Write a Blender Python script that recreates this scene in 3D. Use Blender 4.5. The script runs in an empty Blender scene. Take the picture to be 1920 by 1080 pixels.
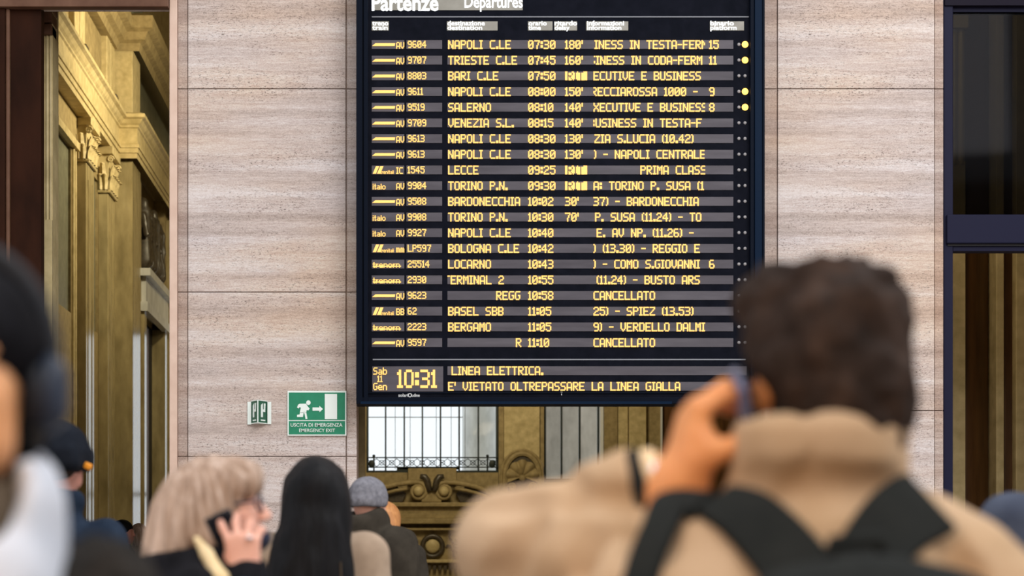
import bpy, math, random
import numpy as np
from mathutils import Vector, Matrix

# ------------------------------------------------------------------ camera, world, lights, exposure
SC = bpy.context.scene
COL = SC.collection
F, CX, CY, EYE = 3733.333, 750.0, 1060.0, 1.35     # 70 mm lens on 1920 px, principal point, eye height

cam_data = bpy.data.cameras.new('camera')
cam = bpy.data.objects.new('camera', cam_data); COL.objects.link(cam); SC.camera = cam
cam.location = (0, 0, EYE); cam.rotation_euler = (math.pi/2, 0, 0)
cam_data.lens = 70; cam_data.sensor_width = 36; cam_data.sensor_fit = 'HORIZONTAL'
cam_data.shift_x = (960-CX)/1920; cam_data.shift_y = (CY-540)/1920
cam_data.clip_end = 300
cam_data.dof.use_dof = True; cam_data.dof.focus_distance = 19.0; cam_data.dof.aperture_fstop = 3.3

SC.view_settings.view_transform = 'Standard'; SC.view_settings.look = 'None'
SC.view_settings.exposure = 0.0; SC.view_settings.gamma = 1.0; SC.view_settings.use_curve_mapping = False

world = bpy.data.worlds.new('world'); SC.world = world; world.use_nodes = True
_bg = world.node_tree.nodes['Background']
_bg.inputs['Color'].default_value = (0.93, 0.96, 1.0, 1); _bg.inputs['Strength'].default_value = 1.25

def area(name, loc, target, size, power, color):
    l = bpy.data.lights.new(name, 'AREA'); l.size = size; l.energy = power; l.color = color
    o = bpy.data.objects.new(name, l); COL.objects.link(o); o.location = loc
    o.rotation_euler = (Vector(target)-Vector(loc)).to_track_quat('-Z', 'Y').to_euler()
    return o
area('gallery_skylight', (5.0, 5.5, 9.5), (1.8, 15, 2.5), 6.0, 760, (1.0, 0.97, 0.95))
area('gallery_fill_rear', (2.2, -3.5, 8.6), (0.4, 3.2, 1.2), 4.5, 400, (1.0, 0.93, 0.84))  # unseen fill added behind the camera to brighten the beige coat
area('gallery_warm_fill', (-3.0, -2.2, 2.6), (0.2, 2.4, 1.45), 1.2, 85, (1.0, 0.62, 0.32))  # added warm fill, no real lamp; tints faces, hand and coat orange
area('hall_chandelier', (-1.2, 36.6, 10.75), (-6, 38.6, 10.3), .9, 520, (1.0, 0.85, 0.54))
area('hall_ceiling_light', (0.5, 34.0, 15.0), (-5, 39, 4.0), 3.0, 130, (1.0, 0.86, 0.58))
area('hall_back_wall_lamp', (1.5, 45.0, 9.5), (1.6, 53, 5.0), 2.5, 420, (1.0, 0.85, 0.56))  # warm area lamp in mid-hall, aimed at the back wall
area('hall_side_lamp', (3.8, 17.4, 7.5), (5.6, 19.4, 3.0), 1.0, 60, (1.0, 0.80, 0.5))

# ------------------------------------------------------------------ tagging
def tag(o, label=None, cat=None, group=None, kind=None):
    if label: o['label'] = label
    if cat: o['category'] = cat
    if group: o['group'] = group
    if kind: o['kind'] = kind
    return o
def empty(name, loc=(0, 0, 0), rz=0.0, **kw):
    o = bpy.data.objects.new(name, None); COL.objects.link(o)
    o.location = loc; o.rotation_euler = (0, 0, rz); o.empty_display_size = .1
    return tag(o, **kw)
def worldloc(o):
    v = Vector((0, 0, 0))
    while o is not None: v += o.location; o = o.parent
    return v
def at(px, py, Y):
    return Vector(((px-CX)/F*Y, Y, EYE+(CY-py)/F*Y))

# ------------------------------------------------------------------ materials
def sr(c):
    return tuple(((v/255)/12.92 if v/255 <= .04045 else ((v/255+.055)/1.055)**2.4) for v in c)
MATS = {}
class NT:
    def __init__(s, name):
        s.m = bpy.data.materials.new(name); s.m.use_nodes = True; s.t = s.m.node_tree
        s.b = s.t.nodes['Principled BSDF']; MATS[name] = s.m
    def n(s, typ, **kw):
        x = s.t.nodes.new(typ)
        for k, v in kw.items():
            if k in x.inputs: x.inputs[k].default_value = v
            else: setattr(x, k, v)
        return x
    def l(s, a, b): s.t.links.new(a, b)
    def coord(s, scale=(1, 1, 1)):
        tc = s.n('ShaderNodeTexCoord'); mp = s.n('ShaderNodeMapping'); mp.inputs['Scale'].default_value = scale
        s.l(tc.outputs['Object'], mp.inputs['Vector']); return mp.outputs['Vector']
    def noise(s, scale, stretch=(1, 1, 1), detail=4, rough=.55):
        x = s.n('ShaderNodeTexNoise'); x.inputs['Scale'].default_value = scale; x.inputs['Detail'].default_value = detail
        x.inputs['Roughness'].default_value = rough
        s.l(s.coord(stretch), x.inputs['Vector']); return x.outputs['Fac']
    def ramp(s, fac, stops):
        r = s.n('ShaderNodeValToRGB'); e = r.color_ramp.elements
        while len(e) > 1: e.remove(e[0])
        e[0].position = stops[0][0]; e[0].color = (*stops[0][1], 1)
        for p, c in stops[1:]:
            q = e.new(p); q.color = (*c, 1)
        s.l(fac, r.inputs['Fac']); return r.outputs['Color']
    def mix(s, fac, a, b, mode='MIX'):
        x = s.n('ShaderNodeMix', data_type='RGBA', blend_type=mode)
        for i, v in ((0, fac), (6, a), (7, b)):
            if isinstance(v, (int, float)): x.inputs[i].default_value = v
            elif isinstance(v, tuple): x.inputs[i].default_value = (*v, 1)
            else: s.l(v, x.inputs[i])
        return x.outputs[2]
    def base(s, c, rough=.6, spec=.4, metal=0):
        if isinstance(c, tuple): s.b.inputs['Base Color'].default_value = (*c, 1)
        else: s.l(c, s.b.inputs['Base Color'])
        s.b.inputs['Roughness'].default_value = rough; s.b.inputs['Specular IOR Level'].default_value = spec
        s.b.inputs['Metallic'].default_value = metal; return s
    def bump(s, h, strength=.3, dist=.01):
        x = s.n('ShaderNodeBump'); x.inputs['Strength'].default_value = strength; x.inputs['Distance'].default_value = dist
        s.l(h, x.inputs['Height']); s.l(x.outputs['Normal'], s.b.inputs['Normal']); return s
    def emit(s, c, st):
        s.b.inputs['Emission Color'].default_value = (*c, 1); s.b.inputs['Emission Strength'].default_value = st; return s

def mottled(name, c1, c2, scale=8, rough=.6, spec=.4, stretch=(1, 1, 1), bump=0, bscale=None, bd=.01, metal=0):
    t = NT(name); f = t.noise(scale, stretch)
    t.base(t.ramp(f, [(.3, c1), (.7, c2)]), rough, spec, metal)
    if bump: t.bump(t.noise(bscale or scale*3, stretch), bump, bd)
    return t.m
def plain(name, c, rough=.5, spec=.4, metal=0):
    return NT(name).base(c, rough, spec, metal).m

def travertine(name, dark, mid, light):
    t = NT(name)
    bed = t.noise(1.0, (.16, .16, 4.2), 7, .62)
    base = t.ramp(bed, [(.32, dark), (.47, mid), (.62, light)])
    fine = t.noise(9, (.7, .7, 9), 6, .72)
    base = t.mix(.75, base, t.ramp(fine, [(.3, (.36, .33, .31)), (.5, (.50, .49, .48)), (.7, (.66, .65, .65))]), 'OVERLAY')
    pat = t.noise(.9, (.5, .5, 2.2), 3); base = t.mix(.55, base, t.ramp(pat, [(.36, (.56, .49, .40)), (.5, (.5, .5, .5)), (.64, (.46, .50, .55))]), 'OVERLAY')
    spk = t.noise(95, (1, 1, 1.8), 2); base = t.mix(.5, base, t.ramp(spk, [(.34, (.33, .31, .30)), (.52, (.5, .5, .5)), (.7, (.62, .61, .61))]), 'OVERLAY')
    pit = t.noise(66, (.75, .75, 2.4), 4, .72); area_ = t.noise(2.3, (.6, .6, 3), 4)
    pm = t.n('ShaderNodeMath', operation='MULTIPLY')
    a1 = t.n('ShaderNodeMapRange'); a1.inputs['From Min'].default_value = .565; a1.inputs['From Max'].default_value = .63; t.l(pit, a1.inputs['Value'])
    a2 = t.n('ShaderNodeMapRange'); a2.inputs['From Min'].default_value = .34; a2.inputs['From Max'].default_value = .60; t.l(area_, a2.inputs['Value'])
    t.l(a1.outputs[0], pm.inputs[0]); t.l(a2.outputs[0], pm.inputs[1])
    base = t.mix(pm.outputs[0], base, (.12, .085, .07))
    t.base(base, .62, .3); t.bump(pit, -.25, .004)
    return t.m
travertine('travertine', (.37, .295, .255), (.53, .445, .405), (.66, .60, .58))
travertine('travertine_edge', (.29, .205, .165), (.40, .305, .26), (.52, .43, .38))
mottled('pink_marble', (.60, .42, .33), (.70, .52, .42), 6, .45)
mottled('gold_stone', (.44, .35, .17), (.66, .54, .29), 6, .45, .25, bump=.15)
mottled('gold_stone_polished', (.26, .21, .105), (.44, .36, .19), 5, .16, .5, (1, 1, .35))
mottled('tan_stone', (.25, .19, .09), (.40, .31, .155), 7, .55, .2, bump=.2)
mottled('green_panel', (.12, .12, .085), (.20, .20, .14), 7, .4)
mottled('brown_marble', (.014, .005, .0026), (.034, .0115, .0055), 4, .6, .06, (1, 1, .4))
mottled('brown_wood', (.070, .030, .009), (.13, .060, .018), 5, .45, .3, (2, 2, .3))
mottled('brown_lintel', (.10, .045, .026), (.15, .075, .045), 7, .5, .2)
mottled('bronze', (.035, .028, .02), (.085, .065, .04), 18, .38, .6)
mottled('grey_marble', (.50, .51, .49), (.74, .75, .73), 3, .35, .4, (1, 1, .5))
mottled('floor_stone', (.30, .27, .24), (.42, .38, .34), 2, .35)
plain('iron', (.012, .02, .018), .5)
plain('black_gap', (.008, .008, .01), .6)
plain('door_metal', (.014, .0145, .034), .45, .06)
plain('door_metal_dark', (.010, .008, .016), .5, .06)
mottled('board_black', (.005, .006, .010), (.008, .009, .015), 12, .6, .015)
plain('board_frame', (.0035, .006, .013), .5, .04)
plain('board_frame_blue', (.004, .013, .033), .45, .04)
mottled('display_glass', (.066, .060, .072), (.108, .100, .116), 3, .5, .15, (.6, 1, 4))
mottled('header_glass', (.20, .19, .16), (.26, .25, .215), 9, .4)
plain('line_grey', (.20, .21, .24), .5)
plain('led_off', (.30, .29, .30), .4)
plain('white_paint', (.75, .77, .78), .4)
plain('sign_white', (.80, .88, .84), .45)
mottled('sign_green', (.004, .20, .10), (.006, .23, .12), 20, .45)
plain('sign_green_dark', (.02, .11, .06), .45)
NT('led_amber').base((.1, .06, .02)).emit((1.0, .56, .145), 1.5)
NT('led_amber_soft').base((.1, .06, .02)).emit((1.0, .55, .14), 1.15)
NT('led_white').base((.5, .5, .5)).emit((.93, .97, 1.0), 1.6)
NT('lamp_amber').base((.2, .1, .02)).emit((1.0, .52, .09), 3.2)
def glass(name, col, transp, rough=.03):
    t = NT(name); nt = t.t
    g = t.n('ShaderNodeBsdfGlossy'); g.inputs['Roughness'].default_value = rough; g.inputs['Color'].default_value = (.10, .10, .11, 1)
    tr = t.n('ShaderNodeBsdfTransparent'); tr.inputs['Color'].default_value = (*col, 1)
    fr = t.n('ShaderNodeFresnel'); fr.inputs['IOR'].default_value = 1.45
    mx = t.n('ShaderNodeMixShader'); t.l(fr.outputs[0], mx.inputs[0]); t.l(tr.outputs[0], mx.inputs[1]); t.l(g.outputs[0], mx.inputs[2])
    t.l(mx.outputs[0], nt.nodes['Material Output'].inputs['Surface']); return t.m
glass('tinted_glass', (.22, .225, .22), True, .05)
glass('clear_glass', (.95, .97, .97), True)
# people
def skin(name, c1, c2):
    t = NT(name); t.base(t.ramp(t.noise(14), [(.3, c1), (.7, c2)]), .48, .35)
    t.b.inputs['Subsurface Weight'].default_value = .12; t.b.inputs['Subsurface Radius'].default_value = (.02, .008, .004)
    t.b.inputs['Subsurface Scale'].default_value = .5
    t.bump(t.noise(160), .08, .002); return t.m
skin('skin_tan', (.70, .27, .095), (.82, .36, .14))
skin('skin_pink', (.70, .36, .27), (.78, .44, .34))
skin('skin_warm', (.66, .30, .13), (.78, .39, .19))
skin('skin_ruddy', (.46, .20, .15), (.56, .26, .20))
def hairmat(name, c1, c2, c3, stretch, scale=30, rough=.45, spec=.3):
    t = NT(name); a = t.noise(scale, stretch, 5, .65); b = t.noise(7, (1, 1, .5))
    c = t.mix(.35, t.ramp(a, [(.32, c1), (.5, c2), (.68, c3)]), t.ramp(b, [(.35, c1), (.65, c3)]))
    t.base(c, rough, spec); t.bump(a, .5, .006); return t.m
hairmat('hair_dark_brown', (.006, .0045, .004), (.018, .012, .010), (.060, .036, .026), (1, 1, 1), 22, .75, .1)
hairmat('hair_blonde', (.15, .085, .05), (.40, .27, .19), (.66, .52, .44), (1.6, 1.6, .16), 34, .5, .25)
hairmat('hair_black', (.0015, .0015, .002), (.004, .004, .005), (.010, .010, .012), (2, 2, .12), 30, .5, .12)
hairmat('hair_ginger', (.28, .10, .03), (.42, .17, .05), (.58, .28, .10), (1.6, 1.6, .3), 30)
def cloth(name, c1, c2, scale=9, fine=260, bump=.25, rough=.85):
    t = NT(name); t.base(t.ramp(t.noise(scale), [(.3, c1), (.7, c2)]), rough, .06)
    t.bump(t.noise(fine, detail=2), bump, .003); return t.m
cloth('coat_beige', (.43, .285, .165), (.56, .40, .265), 6)
cloth('coat_lining', (.82, .60, .36), (.88, .68, .45))
cloth('black_webbing', (.013, .015, .015), (.022, .024, .023))
cloth('black_wool', (.005, .005, .0065), (.011, .011, .014), 20)
cloth('black_fleece', (.012, .011, .010), (.034, .030, .027), 45, 120, .8)
cloth('navy_wool', (.010, .017, .032), (.020, .032, .055), 14)
cloth('navy_cap', (.006, .008, .013), (.012, .015, .022), 14)
cloth('steel_blue_cloth', (.045, .055, .085), (.075, .09, .13), 14)
cloth('taupe_wool', (.30, .225, .165), (.38, .29, .215), 20)
cloth('olive_cloth', (.026, .022, .017), (.046, .039, .030), 12)
cloth('grey_knit', (.13, .13, .15), (.23, .23, .26), 40, 300, .7)
cloth('white_scarf', (.50, .54, .62), (.68, .71, .79), 12)
cloth('brown_knit', (.06, .045, .03), (.11, .08, .055), 30)
cloth('cream_cloth', (.72, .55, .30), (.80, .66, .42), 15)
cloth('dark_trousers', (.015, .016, .022), (.028, .03, .04), 12)
plain('shoe_black', (.012, .012, .012), .4)
plain('phone_glass', (.010, .011, .016), .12, .6)
plain('glint_blue', (.16, .20, .40), .3, .6)  # pale blue of the reflection on the phone edge
plain('phone_edge', (.13, .15, .27), .3, .5, .3)
plain('silver', (.75, .77, .85), .2, .6, 1)
plain('glasses_frame', (.012, .014, .04), .25, .6)
plain('headphone_shell', (.020, .029, .052), .4, .3)
plain('headphone_pad', (.012, .014, .02), .7)
plain('orange_tag', (.85, .32, .02), .5)
plain('mask_navy', (.010, .013, .035), .8)
plain('eye_white', (.75, .70, .66), .2); plain('iris_brown', (.03, .015, .008), .15)

# ------------------------------------------------------------------ mesh builder
class MB:
    def __init__(s): s.v = []; s.f = []; s.mi = []; s.cur = 0
    def add(s, vs, fs):
        b = len(s.v); s.v += [tuple(p) for p in vs]; s.f += [tuple(i+b for i in f) for f in fs]; s.mi += [s.cur]*len(fs); return s
    def box(s, lo, hi, bev=0):
        x0, y0, z0 = lo; x1, y1, z1 = hi
        if bev <= 0:
            return s.add([(x0,y0,z0),(x1,y0,z0),(x1,y1,z0),(x0,y1,z0),(x0,y0,z1),(x1,y0,z1),(x1,y1,z1),(x0,y1,z1)],
                  [(0,3,2,1),(4,5,6,7),(0,1,5,4),(1,2,6,5),(2,3,7,6),(3,0,4,7)])
        import bmesh
        bm = bmesh.new(); bmesh.ops.create_cube(bm, size=1)
        for v in bm.verts: v.co = ((x0+x1)/2+v.co.x*(x1-x0), (y0+y1)/2+v.co.y*(y1-y0), (z0+z1)/2+v.co.z*(z1-z0))
        bmesh.ops.bevel(bm, geom=list(bm.edges), offset=bev, segments=2, profile=.5, affect='EDGES')
        bm.verts.index_update(); s.add([v.co[:] for v in bm.verts], [[v.index for v in f.verts] for f in bm.faces]); bm.free(); return s
    def pbox(s, px0, py0, px1, py1, Y, depth, bev=0):     # a box whose front face lies at distance Y; depth goes back
        a = at(px0, py1, Y); b = at(px1, py0, Y); return s.box((a.x, Y, a.z), (b.x, Y+depth, b.z), bev)
    def tube(s, pts, r, n=8, closed=False):
        pts = [Vector(p) for p in pts]; N = len(pts); rs = r if hasattr(r, '__len__') else [r]*N
        vs = []; up = None
        for i, p in enumerate(pts):
            t = (pts[(i+1) % N]-pts[i-1]) if closed else (pts[min(i+1, N-1)]-pts[max(i-1, 0)])
            t.normalize()
            if up is None: up = Vector((0, 0, 1)) if abs(t.z) < .9 else Vector((0, 1, 0))
            a = t.cross(up).normalized(); up = a.cross(t).normalized()
            for k in range(n):
                g = 2*math.pi*k/n; vs.append(p+(a*math.cos(g)+up*math.sin(g))*rs[i])
        fs = []
        for i in range(N if closed else N-1):
            j = (i+1) % N
            for k in range(n): fs.append((i*n+k, i*n+(k+1) % n, j*n+(k+1) % n, j*n+k))
        if not closed: fs += [tuple(range(n-1, -1, -1)), tuple((N-1)*n+k for k in range(n))]
        return s.add(vs, fs)
    def lathe(s, c, prof, n=24, a0=0, a1=2*math.pi):
        vs = []; full = abs(a1-a0-2*math.pi) < 1e-6; m = n if full else n+1
        for r, z in prof:
            for k in range(m):
                g = a0+(a1-a0)*k/n; vs.append((c[0]+r*math.cos(g), c[1]+r*math.sin(g), c[2]+z))
        fs = []
        for i in range(len(prof)-1):
            for k in range(n if full else n): fs.append((i*m+k, i*m+(k+1) % m, (i+1)*m+(k+1) % m, (i+1)*m+k))
        return s.add(vs, fs)
    def ngon_prism(s, pts, ext):      # planar polygon extruded along the vector ext
        n = len(pts); e = Vector(ext); vs = [Vector(p) for p in pts]+[Vector(p)+e for p in pts]
        return s.add(vs, [tuple(range(n)), tuple(range(2*n-1, n-1, -1))]+[(i, i+n, (i+1) % n+n, (i+1) % n) for i in range(n)])
    def sphere(s, c, r, nu=14, nv=9):
        r = r if hasattr(r, '__len__') else (r, r, r)
        prof = [(math.cos(-math.pi/2+math.pi*i/nv), math.sin(-math.pi/2+math.pi*i/nv)) for i in range(nv+1)]
        vs = [(c[0]+r[0]*q*math.cos(2*math.pi*k/nu), c[1]+r[1]*q*math.sin(2*math.pi*k/nu), c[2]+r[2]*z) for q, z in prof for k in range(nu)]
        return s.add(vs, [(i*nu+k, i*nu+(k+1) % nu, (i+1)*nu+(k+1) % nu, (i+1)*nu+k) for i in range(nv) for k in range(nu)])
    def build(s, name, mats, parent=None, local=False, smooth=False):
        me = bpy.data.meshes.new(name); off = Vector((0, 0, 0))
        if parent is not None and not local: off = worldloc(parent)
        me.from_pydata([(p[0]-off.x, p[1]-off.y, p[2]-off.z) for p in s.v], [], s.f)
        return finish(me, name, mats, parent, smooth, s.mi)
def finish(me, name, mats, parent, smooth, mi=None):
    import bmesh
    if not isinstance(mats, (list, tuple)): mats = [mats]
    for m in mats: me.materials.append(MATS[m])
    if mi and len(mats) > 1: me.polygons.foreach_set('material_index', mi)
    if mi is not None:
        bm = bmesh.new(); bm.from_mesh(me); bmesh.ops.recalc_face_normals(bm, faces=bm.faces); bm.to_mesh(me); bm.free()
    if smooth: me.polygons.foreach_set('use_smooth', [True]*len(me.polygons))
    me.update()
    o = bpy.data.objects.new(name, me); COL.objects.link(o)
    if parent is not None: o.parent = parent
    return o
def struct(name, mb, mats, parent=None, **kw):
    o = mb.build(name, mats, parent)
    if parent is None: o['kind'] = 'structure'
    return tag(o, **kw)
def sstruct(name, loc, label=None, cat=None):
    return empty(name, loc, kind='structure', label=label, cat=cat)
# ------------------------------------------------------------------ the front wall with its openings
YW = 16.0
struct('floor', MB().box((-30, -8, -.2), (30, 60, 0)), 'floor_stone')
def wx(px, Y=YW): return (px-CX)/F*Y
def wz(py, Y=YW): return EYE+(CY-py)/F*Y

def pillar(name, x0, xa, xb, x1, joints, strips):
    r = sstruct(name, ((x0+x1)/2 if False else wx((x0+x1)/2), YW+.3, 0))
    core = MB(); core.box((wx(x0), YW+.02, 0), (wx(x1), YW+.75, 9.5))
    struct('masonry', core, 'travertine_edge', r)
    zs = [0]+[wz(j) for j in joints]+[9.5]
    m = MB()
    for a, b in zip(zs, zs[1:]): m.box((wx(xa)+.004, YW-.012, a+.003), (wx(xb)-.004, YW+.03, b-.003), .004)
    struct('stone_panel', m, 'travertine', r)
    for (s0, s1, mat) in strips:
        e = MB()
        for a, b in zip(zs, zs[1:]): e.box((wx(s0)+.002, YW-.002, a+.004), (wx(s1)-.002, YW+.03, b-.002), .003)
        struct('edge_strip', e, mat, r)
    return r
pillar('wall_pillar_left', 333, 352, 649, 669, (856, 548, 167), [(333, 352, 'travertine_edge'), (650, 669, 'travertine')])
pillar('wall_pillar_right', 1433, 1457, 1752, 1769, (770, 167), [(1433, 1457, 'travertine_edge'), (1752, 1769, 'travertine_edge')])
# wall above the openings and beyond the frame
w = MB().box((-30, YW+.1, 0), (wx(-150), YW+.7, 16)).box((wx(-150), YW+.0, wz(14)), (wx(333), YW+.12, 16))
w.box((wx(333), YW+.1, 9.5), (wx(1769), YW+.7, 16)).box((wx(669), YW+.1, 6.3), (wx(1433), YW+.7, 9.5)).box((wx(1769), YW+.1, wz(-60)), (wx(2080), YW+.7, 16)).box((wx(2080), YW+.1, 0), (30, YW+.7, 16))
struct('wall_front', w, 'travertine')
struct('wall_rear', MB().box((-30, -8, 0), (30, -7.5, 9)), 'travertine')

# ------------------------------------------------------------------ left doorway: brown marble portal
d1 = sstruct('door_1', (wx(100), YW, 0))
j = MB().box((wx(-150), YW-.06, 0), (wx(12), YW+.1, wz(-45))).box((wx(20), YW-.02, 0), (wx(78), YW+.12, wz(-45)))
struct('jamb', j, 'brown_marble', d1)
struct('moulding', MB().tube([(wx(16), YW-.03, 0), (wx(16), YW-.03, wz(20))], .018, 10), 'brown_lintel', d1)
l = MB().box((wx(-150), YW-.1, wz(19)), (wx(318), YW+.0, wz(-45)), .006)
struct('lintel', l, 'brown_lintel', d1)
struct('edge_moulding', MB().box((wx(318.5), YW-.035, 0), (wx(333), YW+.1, 9.3), .006), 'pink_marble', d1)
fl = MB(); Yf = YW+.4
xs0, xs1 = wx(70, Yf), wx(98, Yf)
fl.box((xs0, Yf+.02, 0), (xs1, Yf+.3, 6.6))
zc = wz(412, Yf)
for k in range(4):
    xc = xs0+(k+.62)*(xs1-xs0)/4.2
    fl.tube([(xc, Yf+.018, zc), (xc, Yf+.018, 6.5)], .010, 8)
fl.box((xs0, Yf, 0), (xs1, Yf+.03, zc))
struct('fluted_strip', fl, 'gold_stone', d1)
cp = MB()
for k in range(3): cp.box((xs0-.02, Yf-.03-.03*k, wz(66-22*k, Yf)), (xs1+.004*k, Yf+.2, wz(46-22*k, Yf)), .008)
struct('strip_capital', cp, 'brown_lintel', d1)

# ------------------------------------------------------------------ opening under the board
struct('trim_1', MB().box((wx(669, 16.9), 16.9, 0), (wx(684, 16.9), 17.2, 6.3)), 'tan_stone')

# ------------------------------------------------------------------ right doorway: dark metal frame, tinted pane above
d2 = sstruct('door_2', (wx(1850), YW+.1, 0))
fr = MB()
fr.pbox(1769.5, -60, 1787, 1150, YW+.02, .16, .006); fr.pbox(2050, -60, 2080, 1150, YW+.02, .16)
fr.pbox(1769.5, 14, 2080, 22, YW+.06, .1)
struct('frame', fr, 'door_metal', d2)
tr = MB().pbox(1776, 402, 2080, 456, YW-.02, .2, .008); tr.pbox(1787, 456, 2080, 471, YW+.03, .12, .004)
struct('transom', tr, 'door_metal', d2)
hd = MB().pbox(1772, -60, 2080, 10, YW+.0, .2)
struct('head_bar', hd, 'door_metal_dark', d2)
struct('gasket', MB().pbox(1777, 457, 2080, 461, YW+.01, .02), 'black_gap', d2)
struct('tinted_pane', MB().pbox(1787, 20, 2050, 403, YW+.09, .012), 'tinted_glass', d2)
# what stands behind that door
rp = empty('marble_portal', (6.2, 19.0, 0), label='brown marble portal with gold stone strips behind the dark metal door', cat='portal')
Yr = 19.0
def vstrip(a, b, Y, dep, z1=7.5): return MB().box((wx(a, Y), Y, 0), (wx(b, Y), Y+dep, z1), .01)
def fluted(a, b, Y, name='strip'):
    m = MB(); x0, x1 = wx(a, Y), wx(b, Y); zc = wz(302, Y)
    m.box((x0, Y+.02, 0), (x1, Y+.5, 7.5)); m.box((x0, Y, 0), (x1, Y+.03, zc))
    for k in range(3):
        xc = x0+(k+.5)*(x1-x0)/3; m.tube([(xc, Y+.018, zc-.03), (xc, Y+.018, wz(55, Y))], (x1-x0)/7, 8)
    m.box((x0-.02, Y-.05, wz(55, Y)), (x1+.02, Y+.3, wz(30, Y)), .01)
    return m
fluted(1770, 1810, Yr).build('fluted_strip', 'gold_stone', rp)
vstrip(1868, 1883, Yr+.02, .4).build('strip', 'gold_stone', rp)
vstrip(1905, 1990, Yr, .4).build('strip', 'gold_stone', rp)
m = MB(); x0, x1 = wx(1811, Yr), wx(1868, Yr); n = 10; pts = []
for i in range(n+1):
    u = i/n; pts.append((x0+(x1-x0)*u, Yr+.06+.20*u**2.2, 0))
m.ngon_prism(pts+[(x1, Yr+.5, 0), (x0, Yr+.5, 0)], (0, 0, 7.5)).build('panel', 'brown_wood', rp)
vstrip(1883, 1906, Yr+.12, .4).build('panel', 'brown_wood', rp)
MB().box((wx(1990, Yr), Yr+.1, 0), (10.5, Yr+.5, 7.5)).build('panel', 'brown_wood', rp)

# ------------------------------------------------------------------ the hall beyond
XL, YB = -6.0, 53.0
struct('ceiling', MB().box((-8, 16.7, 16), (13, 54, 16.3)), 'tan_stone')
lw = []
lw.append(((-7, 16.7, 0), (XL-.06, 54, 16)))                      # behind the niches
for a, b in ((16.7, 34.42), (36.3, 38.25), (39.5, 42.6)): lw.append(((XL-.4, a, 0), (XL, b, 16)))
for a, b in ((34.42, 36.3), (38.25, 39.5)):
    lw.append(((XL-.4, a, 0), (XL, b, 5.95))); lw.append(((XL-.4, a, 8.98), (XL, b, 16)))
lw.append(((XL-.4, 41.05, 0), (XL+.4, 43.1, 10))); lw.append(((XL-.4, 47.3, 0), (XL+.4, 54, 10))); lw.append(((XL-.4, 43.1, 6.9), (XL+.15, 47.3, 10))); lw.append(((XL-.4, 42.6, 10), (XL+.2, 54, 16)))
for lo_, hi_ in lw: struct('wall_hall_left', MB().box(lo_, hi_), 'tan_stone')
np_ = MB().box((XL-.07, 34.42, 5.95), (XL-.05, 36.3, 8.98)).box((XL-.07, 38.25, 5.95), (XL-.05, 39.5, 8.98))
struct('trim_2', np_, 'green_panel')
bd = MB()
for y in (36.42, 36.62): bd.tube([(XL+.02, y, .6), (XL+.02, y, 9.1)], .035, 8)
bd.box((XL, 34.42, 8.98), (XL+.10, 36.75, 9.12))
struct('trim_4', bd, 'gold_stone')
struct('wall_hall_right', MB().box((11, 16.7, 0), (11.5, 54, 16)), 'tan_stone')

# entablature of the left wall: one profile swept along the wall, breaking forward over the paired pilasters
def entab_prof(xf):
    return [(-.3, 9.69), (.24, 9.69), (.24, 9.80), (.265, 9.80), (.265, 9.90), (.29, 9.90), (.29, 9.97), (.25, 9.99), (.25, 10.30), (.28, 10.32), (.28, 10.36), (.32, 10.40), (.36, 10.47), (.42, 10.50), (.42, 10.57), (.30, 10.62), (-.3, 10.62)]
def sweep(prof, x, y0, y1): return [(x+p, y0, z) for p, z in prof], (0, y1-y0, 0)
en = MB()
p, e = sweep(entab_prof(0), XL, 17.2, 40.85); en.ngon_prism(p, e)
def mitre(prof, x, y0, y1, p0):        # profile that returns round a front corner
    m = []
    for x_of, y_of in ((lambda p: XL-.1, lambda p: y0-(p-p0)), (lambda p: x+p, lambda p: y0-(p-p0)), (lambda p: x+p, lambda p: y1)):
        m.append([(x_of(p), y_of(p), z) for p, z in prof])
    n = len(prof); vs = sum(m, []); fs = [(r*n+i, r*n+i+1, (r+1)*n+i+1, (r+1)*n+i) for r in range(2) for i in range(n-1)]
    return vs, fs
en.add(*mitre(entab_prof(0)[1:-1], XL+.37, 40.8, 52.9, .24))
# the front return of the break
struct('trim_3', en, 'gold_stone')
# attic storey above: panels, pilaster strips, crowning cornice
at_ = empty('attic_storey', (XL, 40, 10.6), kind='structure'); at_.name = 'wall_attic'
st = MB()
for y0, y1 in ((33.3, 34.0), (35.9, 36.4), (36.5, 37.05), (39.85, 40.3), (40.4, 40.9)): st.box((XL, y0, 10.6), (XL+.14, y1, 12.0), .02)
struct('pilaster_strip', st, 'gold_stone', at_)
pn = MB()
for y0, y1 in ((34.15, 35.75), (37.2, 39.7)): pn.box((XL, y0, 10.8), (XL+.05, y1, 11.9), .02)
struct('panel', pn, 'tan_stone', at_)
bk_ = MB()
for y in (36.6, 40.5): bk_.box((XL+.14, y, 10.62), (XL+.24, y+.3, 10.95), .03)
struct('bracket', bk_, 'bronze', at_)
struct('corner_pier', MB().box((XL-.2, 41.1, 10.6), (XL+.48, 42.3, 12.0), .01), 'gold_stone', at_)
cr = MB()
cprof = [(-.3, 11.95), (.2, 11.95), (.24, 12.1), (.34, 12.15), (.4, 12.3), (.52, 12.35), (.52, 12.6), (.3, 12.7), (-.3, 12.7)]
p, e = sweep(cprof, XL, 17, 40.9); cr.ngon_prism(p, e); cr.add(*mitre(cprof[1:-1], XL+.42, 41.0, 52.9, .24))
struct('cornice', cr, 'tan_stone', at_)
struct('back_panel', MB().box((XL, 43.0, 10.6), (XL+.25, 52.9, 13.7)), 'green_panel', at_)

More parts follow.
